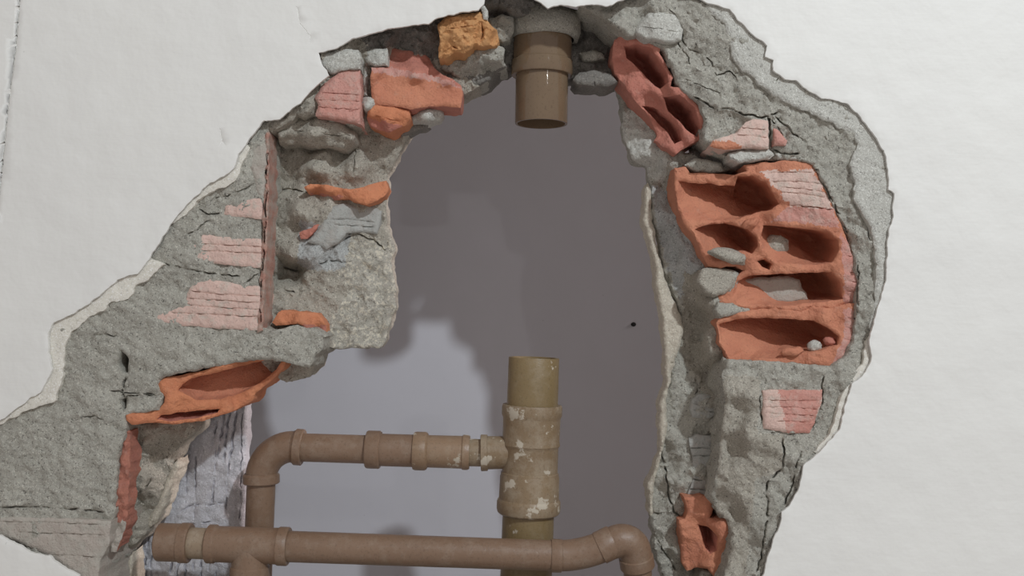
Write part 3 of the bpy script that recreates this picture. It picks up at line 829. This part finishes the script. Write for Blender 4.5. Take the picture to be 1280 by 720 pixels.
# ---- right front mortar tier
RR = [(722, 6), (735, -2), (760, -2), (775, -10), (800, -40), (870, -40), (900, -5), (940, 20), (980, 60), (1000, 90), (1070, 118), (1120, 180), (1130, 250), (1125, 320), (1115, 380), (1105, 420), (1100, 450), (1075, 490), (1062, 530), (1030, 570), (1015, 590), (1010, 610), (995, 640), (985, 660),
      (970, 700), (965, 730), (960, 790), (905, 790), (902, 740), (912, 690), (914, 668), (909, 650), (895, 640), (888, 620), (896, 590), (902, 540), (906, 500), (902, 470), (910, 449), (980, 453), (1038, 458), (1054, 448), (1066, 425), (1070, 390), (1072, 350), (1066, 325), (1060, 300), (1050, 278),
      (1042, 260), (1033, 240), (1016, 205), (990, 200), (935, 203), (905, 198), (888, 186), (878, 172), (880, 150), (872, 130), (854, 115), (844, 103), (840, 86), (829, 63), (813, 54), (798, 46), (784, 46), (772, 36), (755, 24), (738, 16)]
chunk('mortar', RR, [M['mortar'], M['mortar_warm'], M['mortar_pale']],
      [(740, 8, .03), (790, 20, .020), (830, 0, .009), (880, 20, .0075), (920, 40, .0075), (990, 110, .0075), (1070, 150, .0075), (1100, 220, .0075), (1105, 300, .0075), (1090, 400, .0075), (1060, 480, .0075), (1010, 580, .0075), (970, 660, .0075), (955, 730, .009), (1060, 250, .014), (1040, 200, .014), (1020, 165, .012), (970, 150, .013), (935, 95, .012), (1076, 290, .014),
       (900, 110, .015), (860, 80, .022), (830, 50, .024), (890, 170, .026), (930, 190, .034), (1082, 330, .014), (1078, 420, .014), (1040, 490, .016), (940, 470, .03), (990, 480, .020), (920, 520, .032), (945, 495, .014), (942, 535, .014), (965, 556, .014), (1000, 552, .013), (930, 600, .026), (960, 580, .020), (920, 680, .030), (950, 640, .018), (908, 560, .045), (906, 640, .05), (845, 110, .03), (1058, 300, .026), (910, 200, .04), (1000, 520, .018)],
      .118, WF, amp=.0042, freq=55, step=2.4, jag=1.4, bevel=.004, rough=.004, ridged=True,
      regions=[([(905, 470), (950, 470), (945, 600), (930, 730), (900, 730), (895, 600)], 1), ([(940, 540), (980, 545), (978, 590), (940, 600)], 1)],
      cracks=[([(838, 12), (848, 24), (852, 40), (858, 60), (874, 66), (890, 78), (896, 94), (912, 88), (920, 98)], 1.3, .007), ([(846, 50), (850, 60), (862, 72), (862, 84)], 1.2, .006), ([(868, 122), (884, 128), (892, 136), (910, 136), (930, 143), (960, 146), (972, 140)], 1.7, .011),
              ([(960, 146), (962, 160), (964, 186)], 2.4, .016), ([(970, 146), (985, 158), (992, 168), (1003, 176)], 1.5, .010), ([(966, 150), (975, 165), (983, 178)], 1.5, .01), ([(900, 186), (930, 187), (960, 186)], 1.6, .010), ([(964, 186), (980, 191), (1002, 192)], 1.6, .010),
              ([(1000, 200), (1022, 212), (1034, 238), (1048, 266), (1062, 296)], 1.6, .009), ([(1030, 470), (1029, 490), (1024, 515), (1016, 535)], 1.5, .010), ([(978, 547), (981, 562), (979, 585), (962, 600), (958, 612), (960, 640), (956, 670), (952, 695), (945, 720)], 1.7, .011),
              ([(1003, 560), (996, 585), (990, 610), (976, 640)], 1.5, .008), ([(952, 490), (950, 510), (952, 530)], 1.2, .006), ([(858, 100), (880, 108), (905, 118)], 1.1, .004), ([(1070, 240), (1074, 262), (1084, 280), (1090, 310)], 1.2, .005), ([(930, 88), (918, 92)], 1.2, .004),
              ([(1072, 330), (1073, 360), (1071, 400)], 1.5, .008), ([(965, 540), (985, 543), (1005, 542)], 1.3, .007)])
chunk('mortar', [(794, 42), (798, 28), (808, 18), (824, 13), (840, 13), (849, 23), (854, 36), (852, 50), (838, 54), (822, 52), (806, 50)], M['mortar_pale'], [(825, 30, .009), (798, 45, .016), (850, 50, .014)], .06, WF, amp=.0016, step=2.3, jag=1.2, bevel=.004, cracks=[([(802, 34), (825, 36), (850, 39)], .8, .002)])
chunk('mortar', [(912, 200), (910, 192), (922, 188), (945, 187), (962, 186), (968, 194), (962, 199), (940, 201), (925, 204)], M['mortar_pale'], .018, .06, WF, amp=.003, freq=90, step=2.1, jag=1.0, bevel=.004)
chunk('mortar', [(969, 192), (985, 192), (1000, 195), (1008, 203), (992, 201), (972, 200)], M['mortar_pale'], .018, .06, WF, amp=.003, step=2.1, jag=1.0, bevel=.004)
chunk('mortar', [(855, 206), (868, 198), (885, 200), (902, 204), (905, 214), (890, 216), (872, 215)], M['mortar'], .050, .09, WF, amp=.003, step=2.2, jag=1.0, bevel=.004)

# right bricks
chunk('brick', [(766, 58), (768, 50), (776, 44), (788, 39), (795, 47), (810, 50), (826, 56), (824, 66), (833, 82), (841, 97), (838, 108), (848, 110), (866, 122), (876, 136), (880, 158), (876, 173), (862, 182), (852, 187), (845, 193), (830, 184), (817, 175), (822, 168), (810, 144),
                 (795, 127), (785, 115), (777, 102), (768, 92), (765, 75)], [M['brick_red'], M['brick_red'], M['brick_raw']],
      [(770, 60, .045), (790, 45, .034), (825, 60, .026), (840, 100, .028), (875, 140, .030), (870, 178, .045), (850, 186, .055), (800, 100, .055), (775, 90, .065), (815, 130, .065), (820, 160, .078), (825, 115, .045), (850, 112, .030)], .118, WF, amp=.0018, freq=80, step=1.9, jag=1.0, bevel=.002,
      holes=[dict(poly=[(780, 58), (797, 55), (816, 61), (823, 75), (834, 92), (836, 103), (825, 111), (818, 108), (806, 95), (794, 82), (783, 72)], d=.050, shift=(1, -4), mat=1),
             dict(poly=[(829, 121), (850, 119), (868, 134), (876, 158), (872, 172), (858, 163), (848, 150), (835, 139)], d=.050, shift=(1, -4), mat=1),
             dict(poly=[(802, 132), (817, 134), (838, 150), (850, 163), (852, 175), (843, 180), (833, 164), (815, 146)], d=.030, shift=(2, -3), mat=1)])
chunk('brick', [(888, 183), (892, 175), (920, 166), (932, 152), (945, 149), (960, 151), (961, 186), (930, 185), (905, 187)], [M['face_pink'], M['brick_raw']], .0095, .10, WF, amp=.001, step=2.2, jag=1.2, bevel=.003,
      cracks=grooves([[(925, 160), (945, 161), (960, 162)], [(915, 168), (940, 170), (960, 172)]], 1.2, .003), regions=[([(886, 176), (925, 178), (930, 190), (886, 190)], 1)])
chunk('brick', [(967, 160), (972, 162), (984, 176), (982, 182), (968, 181)], M['face_rose'], .0095, .08, WF, amp=.001, step=2, jag=.7, bevel=.003)
# upper large hollow brick
chunk('brick', [(843, 210), (856, 209), (862, 216), (880, 216), (918, 219), (934, 214), (930, 206), (960, 203), (992, 200), (1014, 205), (1024, 222), (1033, 242), (1044, 264), (1052, 282), (1062, 308), (1070, 332), (1074, 352), (1070, 378), (1058, 380), (1040, 388), (1015, 384), (1000, 392), (970, 386), (938, 388), (900, 380),
                 (897, 370), (916, 360), (921, 346), (930, 338), (920, 332), (900, 335), (886, 333), (878, 320), (870, 299), (856, 282), (848, 262), (843, 236)], [M['brick_raw'], M['brick_red'], M['face_rose'], M['mortar_warm'], M['face_pink']],
      [(845, 215, .052), (860, 278, .056), (880, 320, .060), (905, 374, .058), (900, 222, .046), (935, 210, .026), (990, 204, .017), (1020, 225, .016), (1040, 260, .017), (1060, 310, .019), (1070, 350, .020), (1065, 376, .026), (985, 240, .018), (985, 270, .026), (940, 275, .040), (960, 300, .034),
       (1000, 385, .034), (950, 330, .044), (920, 340, .054), (1040, 385, .030), (895, 280, .054), (1000, 335, .034), (960, 222, .022), (925, 388, .05)], .112, WF, amp=.0017, freq=75, step=1.9, jag=1.1, bevel=.0025, rough=.0015,
      cracks=grooves([[(957, 216), (990, 215), (1018, 216)], [(965, 227), (1000, 227), (1026, 230)], [(972, 234), (1005, 236), (1030, 240)], [(976, 240), (1005, 243), (1032, 247)], [(1062, 340), (1072, 341)], [(1060, 352), (1073, 353)], [(1060, 364), (1072, 365)], [(1055, 320), (1066, 321)]], 1.3, .0035)
      + [([(985, 256), (1010, 258), (1040, 262)], 1.4, .004)],
      regions=[([(950, 214), (1016, 212), (1034, 244), (1042, 262), (988, 258), (974, 240)], 4), ([(985, 258), (1042, 262), (1050, 285), (1010, 280), (965, 276)], 2), ([(1051, 290), (1062, 305), (1076, 350), (1070, 384), (1056, 384), (1054, 330)], 2)],
      holes=[dict(poly=[(848, 226), (860, 229), (885, 229), (902, 232), (918, 232), (922, 220), (940, 220), (957, 228), (967, 242), (974, 255), (964, 262), (944, 266), (920, 275), (880, 275), (860, 273), (848, 253)], d=.055, shift=(20, -9), c=(910, 250)),
             dict(poly=[(868, 287), (885, 281), (906, 279), (934, 286), (946, 296), (948, 308), (940, 317), (925, 314), (910, 320), (896, 324), (885, 316), (877, 301)], d=.046, shift=(13, -8), c=(908, 300)),
             dict(poly=[(954, 281), (977, 283), (1010, 286), (1034, 290), (1048, 300), (1050, 313), (1040, 328), (1022, 331), (985, 330), (968, 326), (953, 312), (950, 296)], d=.058, shift=(10, -8), c=(1002, 306)),
             dict(poly=[(946, 326), (956, 324), (965, 330), (962, 337), (952, 334)], d=.02, shift=(2, -1)),
             dict(poly=[(921, 352), (935, 345), (975, 342), (1010, 341), (1040, 340), (1050, 352), (1054, 374), (1034, 377), (1012, 379), (985, 382), (940, 380), (915, 376)], d=.050, shift=(9, -7), c=(985, 362))])
# lower large hollow brick
chunk('brick', [(896, 404), (900, 397), (918, 392), (940, 387), (970, 384), (1000, 389), (1015, 382), (1040, 385), (1058, 379), (1070, 379), (1070, 402), (1066, 422), (1056, 442), (1052, 460), (1038, 460), (1000, 457), (960, 456), (910, 454), (906, 440), (900, 428)], [M['brick_raw'], M['brick_red'], M['face_rose']],
      [(900, 400, .055), (905, 450, .050), (1000, 395, .034), (1065, 400, .020), (1060, 435, .020), (1045, 457, .022), (980, 454, .032), (1040, 400, .026), (940, 395, .046)], .112, WF, amp=.0018, freq=80, step=1.9, jag=1.0, bevel=.0025,
      regions=[([(1054, 386), (1074, 386), (1068, 430), (1050, 462), (1040, 455), (1056, 420)], 2)], cracks=grooves([[(1058, 398), (1070, 399)], [(1056, 410), (1069, 411)], [(1052, 424), (1064, 425)]], 1.3, .003),
      holes=[dict(poly=[(898, 406), (918, 399), (945, 397), (990, 399), (1017, 401), (1036, 410), (1049, 421), (1047, 431), (1025, 438), (1000, 441), (985, 442), (972, 448), (940, 448), (912, 446), (903, 430)], d=.050, shift=(13, -9), c=(968, 423))])
chunk('mortar', [(897, 378), (915, 379), (940, 384), (938, 392), (915, 394), (900, 398), (893, 388)], M['mortar'], .050, .10, WF, amp=.002, step=2.1, jag=.8, bevel=.004)
chunk('mortar_patch', [(955, 302), (964, 294), (976, 294), (986, 301), (986, 312), (977, 320), (964, 319), (956, 312)], M['mortar_warm'], [(970, 306, .052), (955, 300, .056), (986, 315, .060)], .09, WF, amp=.0012, step=2, jag=.8, bevel=.003)
chunk('mortar_patch', [(922, 350), (945, 347), (985, 345), (1000, 350), (1002, 358), (1008, 366), (1010, 374), (990, 379), (960, 380), (930, 378), (921, 370)], M['face_dusty'], [(930, 365, .070), (1000, 365, .062)], .09, WF, amp=.0015, step=2.1, jag=1.2, bevel=.004)
chunk('mortar', [(870, 350), (878, 336), (895, 335), (915, 338), (921, 346), (918, 358), (905, 368), (892, 372), (880, 366)], M['mortar_warm'], .052, .10, WF, amp=.0015, step=2.2, jag=1.0, bevel=.005)
# lower pink face and jamb faces
chunk('brick', [(953, 488), (975, 487), (1028, 487), (1026, 505), (1018, 528), (1012, 541), (985, 542), (970, 538), (954, 536)], [M['face_pink'], M['face_rose']], .011, .10, WF, amp=.0009, step=2.2, jag=1.2, bevel=.003,
      cracks=grooves([[(955, 500), (985, 501), (1024, 501)], [(955, 509), (985, 509), (1022, 512)], [(957, 517), (985, 518), (1019, 520)], [(970, 526), (1015, 528)]], 1.3, .003), regions=[([(972, 486), (1030, 486), (1015, 545), (985, 545)], 1)])
chunk('brick', [(866, 500), (874, 493), (884, 494), (897, 500), (902, 508), (895, 518), (888, 523), (866, 522), (862, 512)], M['face_grey'], .092, .115, WF, amp=.0016, step=2.1, jag=.9, bevel=.0015, cracks=grooves([[(864, 505), (882, 506), (898, 508)], [(866, 513), (894, 515)]], 1.3, .004))
chunk('brick', [(861, 547), (872, 543), (899, 545), (897, 570), (896, 585), (898, 600), (893, 612), (892, 622), (858, 620), (866, 600), (866, 575)], M['face_grey'], .093, .115, WF, amp=.0016, step=2.2, jag=.9, bevel=.0015,
      cracks=grooves([[(861, 560), (880, 560), (897, 562)], [(864, 570), (897, 569)], [(862, 598), (875, 600), (896, 600)], [(860, 611), (894, 613)]], 1.4, .005))
chunk('brick', [(855, 622), (876, 619), (891, 623), (892, 636), (887, 647), (909, 649), (914, 667), (911, 685), (905, 704), (903, 722), (893, 722), (885, 711), (871, 709), (858, 714), (852, 702), (849, 651), (857, 649), (860, 638)], [M['brick_raw'], M['brick_red']],
      [(870, 625, .075), (890, 640, .07), (905, 660, .05), (855, 690, .085), (900, 710, .06), (868, 660, .08)], .118, WF, amp=.0022, freq=80, step=1.9, jag=1.0, bevel=.003,
      holes=[dict(poly=[(873, 656), (886, 659), (897, 671), (896, 688), (887, 693), (882, 685), (878, 672)], d=.034, shift=(2, -3), mat=1)])
chunk('mortar', [(896, 640), (893, 625), (898, 600), (906, 590), (914, 606), (912, 648), (900, 650)], M['mortar_warm'], .060, .11, WF, amp=.003, step=2.2, jag=1.0, bevel=.004)
chunk('mortar', [(872, 724), (878, 712), (888, 713), (896, 724), (900, 790), (868, 790)], M['mortar_warm'], .075, .11, WF, amp=.003, step=2.2, jag=1.0, bevel=.004)


# ------------------------------------------------------------------ pipes
def rings_mesh(rings, seg=36):
    """rings: [(centre, tangent, radius)] -> verts, faces; a radius of None closes with the centre"""
    verts, faces = [], []
    prev = None
    ref = None
    for c, t, r in rings:
        t = t.normalized()
        if ref is None:
            ref = t.orthogonal().normalized()
        ref = (ref - t * ref.dot(t)).normalized()
        bi = t.cross(ref)
        idx = []
        for i in range(seg):
            a = 2 * math.pi * i / seg
            idx.append(len(verts))
            verts.append(tuple(c + (ref * math.cos(a) + bi * math.sin(a)) * r))
        if prev:
            for i in range(seg):
                j = (i + 1) % seg
                faces.append((prev[i], prev[j], idx[j], idx[i]))
        prev = idx
    faces.append(tuple(prev))
    faces.append(tuple(range(seg))[::-1])
    return verts, faces


def tube(name, A, B, prof, m, parent, seg=40):
    """a turned piece from A to B: prof = [(t along A-B, radius)], edges kept crisp"""
    A, B = Vector(A), Vector(B)
    t = B - A
    v, f = rings_mesh([(A + t * s, t, r) for s, r in prof], seg)
    o = make_obj(name, v, f, m, parent)
    sharpen(o)
    return o


def sharpen(o, ang=0.6):
    bm = bmesh.new(); bm.from_mesh(o.data)
    for e in bm.edges:
        if len(e.link_faces) == 2 and e.link_faces[0].normal.angle(e.link_faces[1].normal, 0) > ang:
            e.smooth = False
    bm.to_mesh(o.data); bm.free()


def bend(name, A, corner, B, rads, m, parent, rad_frac=0.9, n=14, seg=40, ends=((), ())):
    """an elbow: straight-arc-straight through a corner; ends = extra (offset m, radius) rings before / after"""
    A, K, B = Vector(A), Vector(corner), Vector(B)
    u, v = (K - A), (B - K)
    la, lb = u.length, v.length
    u, v = u / la, v / lb
    th = u.angle(v)
    R = min(la, lb) * rad_frac / math.tan(th / 2)
    tl = R * math.tan(th / 2)
    P0 = K - u * tl
    ax = u.cross(v).normalized()
    cen = P0 + ax.cross(u) * R
    r = rads
    rings = [(A + u * s, u, q) for s, q in ends[0]]
    rings.append((P0, u, r))
    for i in range(1, n + 1):
        a = th * i / n
        rot = Matrix.Rotation(a, 3, ax)
        rings.append((cen + rot @ (P0 - cen), rot @ u, r))
    rings += [(B + v * s, v, q) for s, q in ends[1]]
    vv, ff = rings_mesh(rings, seg)
    o = make_obj(name, vv, ff, m, parent)
    sharpen(o)
    return o


# hanging upper pipe, stuck in the wall above
Y = 0.088
k = mpx(Y)
root = empty('drain_pipe', at(677, 155, Y))
tag(root, 'short brown pipe end with collar hanging from the top of the hole', 'pipe')
A, B = at(678.5, 20, Y), at(676.5, 155, Y)
tube('pipe', at(677.5, 84, Y), B, [(0, .0322), (.985, .0322), (1.0, .0318), (1.0, .0292), (.3, .0290)], M['pvc_dark'], root)
o = tube('socket', at(678.5, 22, Y), at(677.3, 95, Y), [(0, .0362), (.74, .0362), (.76, .0376), (.97, .0378), (1.0, .0366), (1.0, .033)], M['pvc_dark'], root)
# mortar collar left round it
cv, cf = [], []
K0, K1 = at(680.5, 17, Y), at(680, 50, Y)
ax = (K1 - K0)
ref = ax.orthogonal().normalized(); bi = ax.normalized().cross(ref)
seg = 60
prof = [(0.0, .034), (.05, .040), (.35, .0455), (.75, .0445), (1.0, .0410), (1.0, .0364)]
for s, r in prof:
    for i in range(seg):
        a = 2 * math.pi * i / seg
        d_ = ref * math.cos(a) + bi * math.sin(a)
        p = K0 + ax * s
        rr = r + (.0022 * noise.fractal((p + d_ * r) * 75, 1, 2, 4) if r > .037 else 0)
        p = p + d_ * rr + ax.normalized() * (.0022 * noise.noise((p + d_ * r) * 60) if s > .02 else 0)
        cv.append(tuple(p))
for j in range(len(prof) - 1):
    for i in range(seg):
        i2 = (i + 1) % seg
        cf.append((j * seg + i, j * seg + i2, (j + 1) * seg + i2, (j + 1) * seg + i))
tag(make_obj('mortar_collar', cv, cf, M['mortar'], root), 'rough grey ring of mortar around the collar')

# lower standing stack with its side branch
Y = 0.11
k = mpx(Y)
top, bot = at(667.5, 447, Y), at(655, 790, Y)
L = (bot - top).length


def sy(py):
    return (at(667.5 - 12.5 * (py - 447) / 343, py, Y))


root = empty('soil_stack', bot)
tag(root, 'thick upright brown pipe with open top and a branch arm running to the left', 'pipe')
tube('pipe', sy(520), sy(447), [(0, 32 * k), (.985, 31.6 * k), (1.0, 31.2 * k), (1.0, 28.4 * k), (.2, 28 * k)], M['pvc_olive'], root)
r_ = k
tube('tee', sy(506), sy(642), [(0, 32.5 * r_), (.0, 36.8 * r_), (.02, 37.6 * r_), (.09, 37.6 * r_), (.115, 36.2 * r_), (.13, 35.8 * r_), (.33, 35.6 * r_), (.365, 36.4 * r_), (.385, 34.8 * r_), (.40, 34.4 * r_), (.615, 34.6 * r_), (.625, 35.9 * r_), (.645, 36.0 * r_),
                               (.66, 36.8 * r_), (.86, 37.4 * r_), (.875, 38.9 * r_), (.89, 39.6 * r_), (.96, 39.6 * r_), (.985, 38.6 * r_), (1.0, 36 * r_), (1.0, 32 * r_)], M['pvc_cement'], root)
tube('pipe', sy(630), bot, [(0, 32 * k), (1, 32 * k)], M['pvc_olive'], root)
# branch
C1 = sy(565)
def by(px):
    return at(px, 566 + (px - 600) * 0.030, Y)
tube('branch_socket', C1, by(601), [(0, 19.5 * k), (.86, 20.5 * k), (.87, 22.4 * k), (.99, 22.6 * k), (1, 21.6 * k), (1, 16 * k)], M['pvc_cement'], root)
tube('reducer', by(606), by(583), [(0, 16.8 * k), (1, 17.0 * k)], M['pvc_cement'], root)
tube('coupling', by(587), by(517), [(0, 17 * k), (0, 20.6 * k), (.04, 21.6 * k), (.12, 21.6 * k), (.14, 20.2 * k), (.74, 20.0 * k), (.76, 22.6 * k), (.79, 23.8 * k), (.96, 23.8 * k), (1, 22.8 * k), (1, 17 * k)],
     make_pvc('orange_brown_pvc', (0.28, 0.185, 0.115), (0.245, 0.16, 0.098), (0.34, 0.26, 0.18), (0.5, 0.75), (0.61, 0.64)), root)
tube('pipe', by(522), by(470), [(0, 20 * k), (1, 20.0 * k)], M['pvc'], root)
tube('coupling', by(476), by(458), [(0, 18 * k), (0, 22 * k), (.08, 23.4 * k), (.9, 23.4 * k), (1, 22.4 * k), (1, 17 * k)], M['pvc'], root)
tube('pipe', by(465), by(366), [(0, 17.6 * k), (1, 17.4 * k)], M['pvc'], root)
EK = at(327, 555, Y)
bend('elbow', by(379), EK, at(326.5, 604, Y), 19.4 * k, M['pvc'], root, rad_frac=0.86,
     ends=([(0.0, 17 * k), (0.0, 21.4 * k), (.001, 22.4 * k), (.0095, 22.4 * k), (.0105, 21.0 * k), (.013, 19.6 * k)], [(-.0125, 20.0 * k), (-.011, 21.6 * k), (-.010, 22.4 * k), (-.001, 22.6 * k), (0, 21.6 * k), (0, 17 * k)]))
tube('pipe', at(326.8, 595, Y), at(319, 790, Y), [(0, 17.6 * k), (1, 17.6 * k)], M['pvc'], root)

# lower horizontal run in front
Y = 0.052
k = mpx(Y)
root = empty('water_pipe', at(313, 790, Y))
tag(root, 'horizontal brown pipe crossing low in the hole with capped left end', 'pipe')


def hy(px):
    return at(px, 677.5 + (px - 200) * 0.0345, Y)


tube('end_cap', hy(197), hy(238), [(0, 16 * k), (0.0, 20 * k), (.04, 22.6 * k), (.10, 23.2 * k), (.70, 23.2 * k), (.72, 24.4 * k), (.96, 24.4 * k), (1, 23 * k), (1, 17 * k)], M['pvc'], root)
tube('pipe', hy(230), hy(268), [(0, 19 * k), (1, 19 * k)], make_pvc('dusty_pvc', (0.30, 0.225, 0.15), (0.27, 0.195, 0.13), (0.38, 0.31, 0.23), (0.45, 0.7)), root)
tube('tee', hy(260), hy(361), [(0, 17 * k), (0, 22.4 * k), (.01, 23.6 * k), (.09, 23.6 * k), (.11, 22.0 * k), (.80, 22.0 * k), (.86, 22.2 * k), (.88, 23.6 * k), (.985, 23.6 * k), (1, 22.6 * k), (1, 18 * k)], M['pvc'], root)
tube('tee_branch', hy(313), at(311.5, 742, Y), [(0, 21.6 * k), (.42, 22.4 * k), (.45, 24.2 * k), (.98, 24.4 * k), (1, 23 * k), (1, 18 * k)], M['pvc'], root)
tube('pipe', at(311.6, 735, Y), at(310, 800, Y), [(0, 18 * k), (1, 18 * k)], M['pvc'], root)
tube('pipe', hy(355), hy(694), [(0, 19.0 * k), (1, 18.6 * k)], M['pvc'], root)
E0 = hy(689)
bend('elbow', E0, hy(728), at(768, 676, Y), 19.0 * k, M['pvc'], root, rad_frac=0.9, ends=([(0, 18 * k), (0, 19.8 * k), (.001, 20.2 * k), (.012, 20.2 * k), (.0125, 19.2 * k)], [(-.020, 19.0 * k), (-.0195, 20.2 * k), (-.002, 20.4 * k), (0, 19.2 * k), (0, 17 * k)]))
bend('elbow', at(758, 681.5, Y), at(791, 669, Y), at(797, 709, Y + .008), 20.0 * k, M['pvc'], root, rad_frac=0.60,
     ends=([(-.004, 18.6 * k), (0, 19.0 * k), (.006, 19.6 * k)], [(-.014, 20.2 * k), (-.013, 21.6 * k), (-.001, 21.8 * k), (0, 21 * k), (0, 16 * k)]))
tube('pipe', at(796.5, 700, Y + .008), at(800, 800, Y + .010), [(0, 17.6 * k), (1, 17.6 * k)], M['pvc'], root)


# ------------------------------------------------------------------ loose pieces lying in the broken wall
def lump(name, px, py, Y, rx, ry, rz, m, label, cat, seed, rot=0.0, group=None, amp=0.28, sub=3):
    bm = bmesh.new()
    bmesh.ops.create_icosphere(bm, subdivisions=sub, radius=1.0)
    kk = mpx(Y)
    for v in bm.verts:
        q = v.co * 1.3 + Vector((seed, seed * 2, 0))
        f_ = 1 + amp * noise.fractal(q, 1, 2, 4)
        v.co = Vector((v.co.x * rx * kk, v.co.y * ry * kk, v.co.z * rz * kk)) * f_
    bmesh.ops.rotate(bm, verts=bm.verts, cent=(0, 0, 0), matrix=Matrix.Rotation(rot, 3, 'Y'))
    me = bpy.data.meshes.new(name)
    bm.to_mesh(me); bm.free()
    me.materials.append(m)
    me.polygons.foreach_set('use_smooth', [True] * len(me.polygons))
    o = bpy.data.objects.new(name, me)
    C.objects.link(o)
    o.location = at(px, py, Y)
    return tag(o, label, cat, group)


o = chunk('brick_chunk', [(547, 30), (556, 22), (575, 18), (592, 16), (601, 14), (607, 24), (612, 30), (621, 37), (623, 48), (621, 57), (607, 57), (592, 58), (581, 66), (568, 66), (557, 73), (548, 72), (549, 50)], [M['wood']],
          [(550, 40, .016), (585, 30, .010), (604, 25, .014), (606, 45, .016), (620, 50, .030), (570, 62, .020), (590, 55, .018), (552, 70, .022), (575, 45, .012)], .075, None, amp=.0042, freq=85, step=2.0, jag=1.2, bevel=.003, ridged=True,
          cracks=[([(601, 28), (604, 42), (598, 56)], 1.6, .006), ([(555, 36), (575, 34), (595, 32)], 1.2, .003), ([(552, 66), (566, 58), (578, 62)], 1.2, .004)])
tag(o, 'yellowish ochre brick chunk wedged under the paint edge left of the hanging pipe', 'brick chunk')
chunk('mortar_flake', [(600, 8), (606, 7), (610, 14), (609, 25), (604, 24), (602, 14)], M['mortar_pale'], .010, .03, WF, amp=.001, step=1.8, jag=.5)
lump('mortar_lump', 912, 320, .050, 26, 12, 9, M['mortar_warm'], 'flat grey mortar lump caught on the left edge of the large hollow brick', 'rubble', 3.1, 0.22)
lump('pebble', 1018, 433, .040, 9, 9, 7.5, M['mortar_pale'], 'round grey pebble lying inside the lowest brick hollow', 'rubble', 5.7)
lump('brick_crumb', 1037, 427, .036, 8, 8, 6, M['brick_red'], 'small red brick crumb beside the grey pebble in the lowest hollow', 'rubble', 8.2, 0.3)
lump('brick_crumb', 990, 440, .031, 14, 8, 6, M['brick_raw'], 'orange brick crumb left of the grey pebble on the lowest hollow rim', 'rubble', 2.2, -0.2)
lump('brick_crumb', 938, 279, .034, 11, 9, 6, M['brick_raw'], 'orange brick crumb on the web between the two upper left hollows', 'rubble', 4.4, -0.4)

for o in SC.objects:
    if '_at' in o:
        del o['_at']
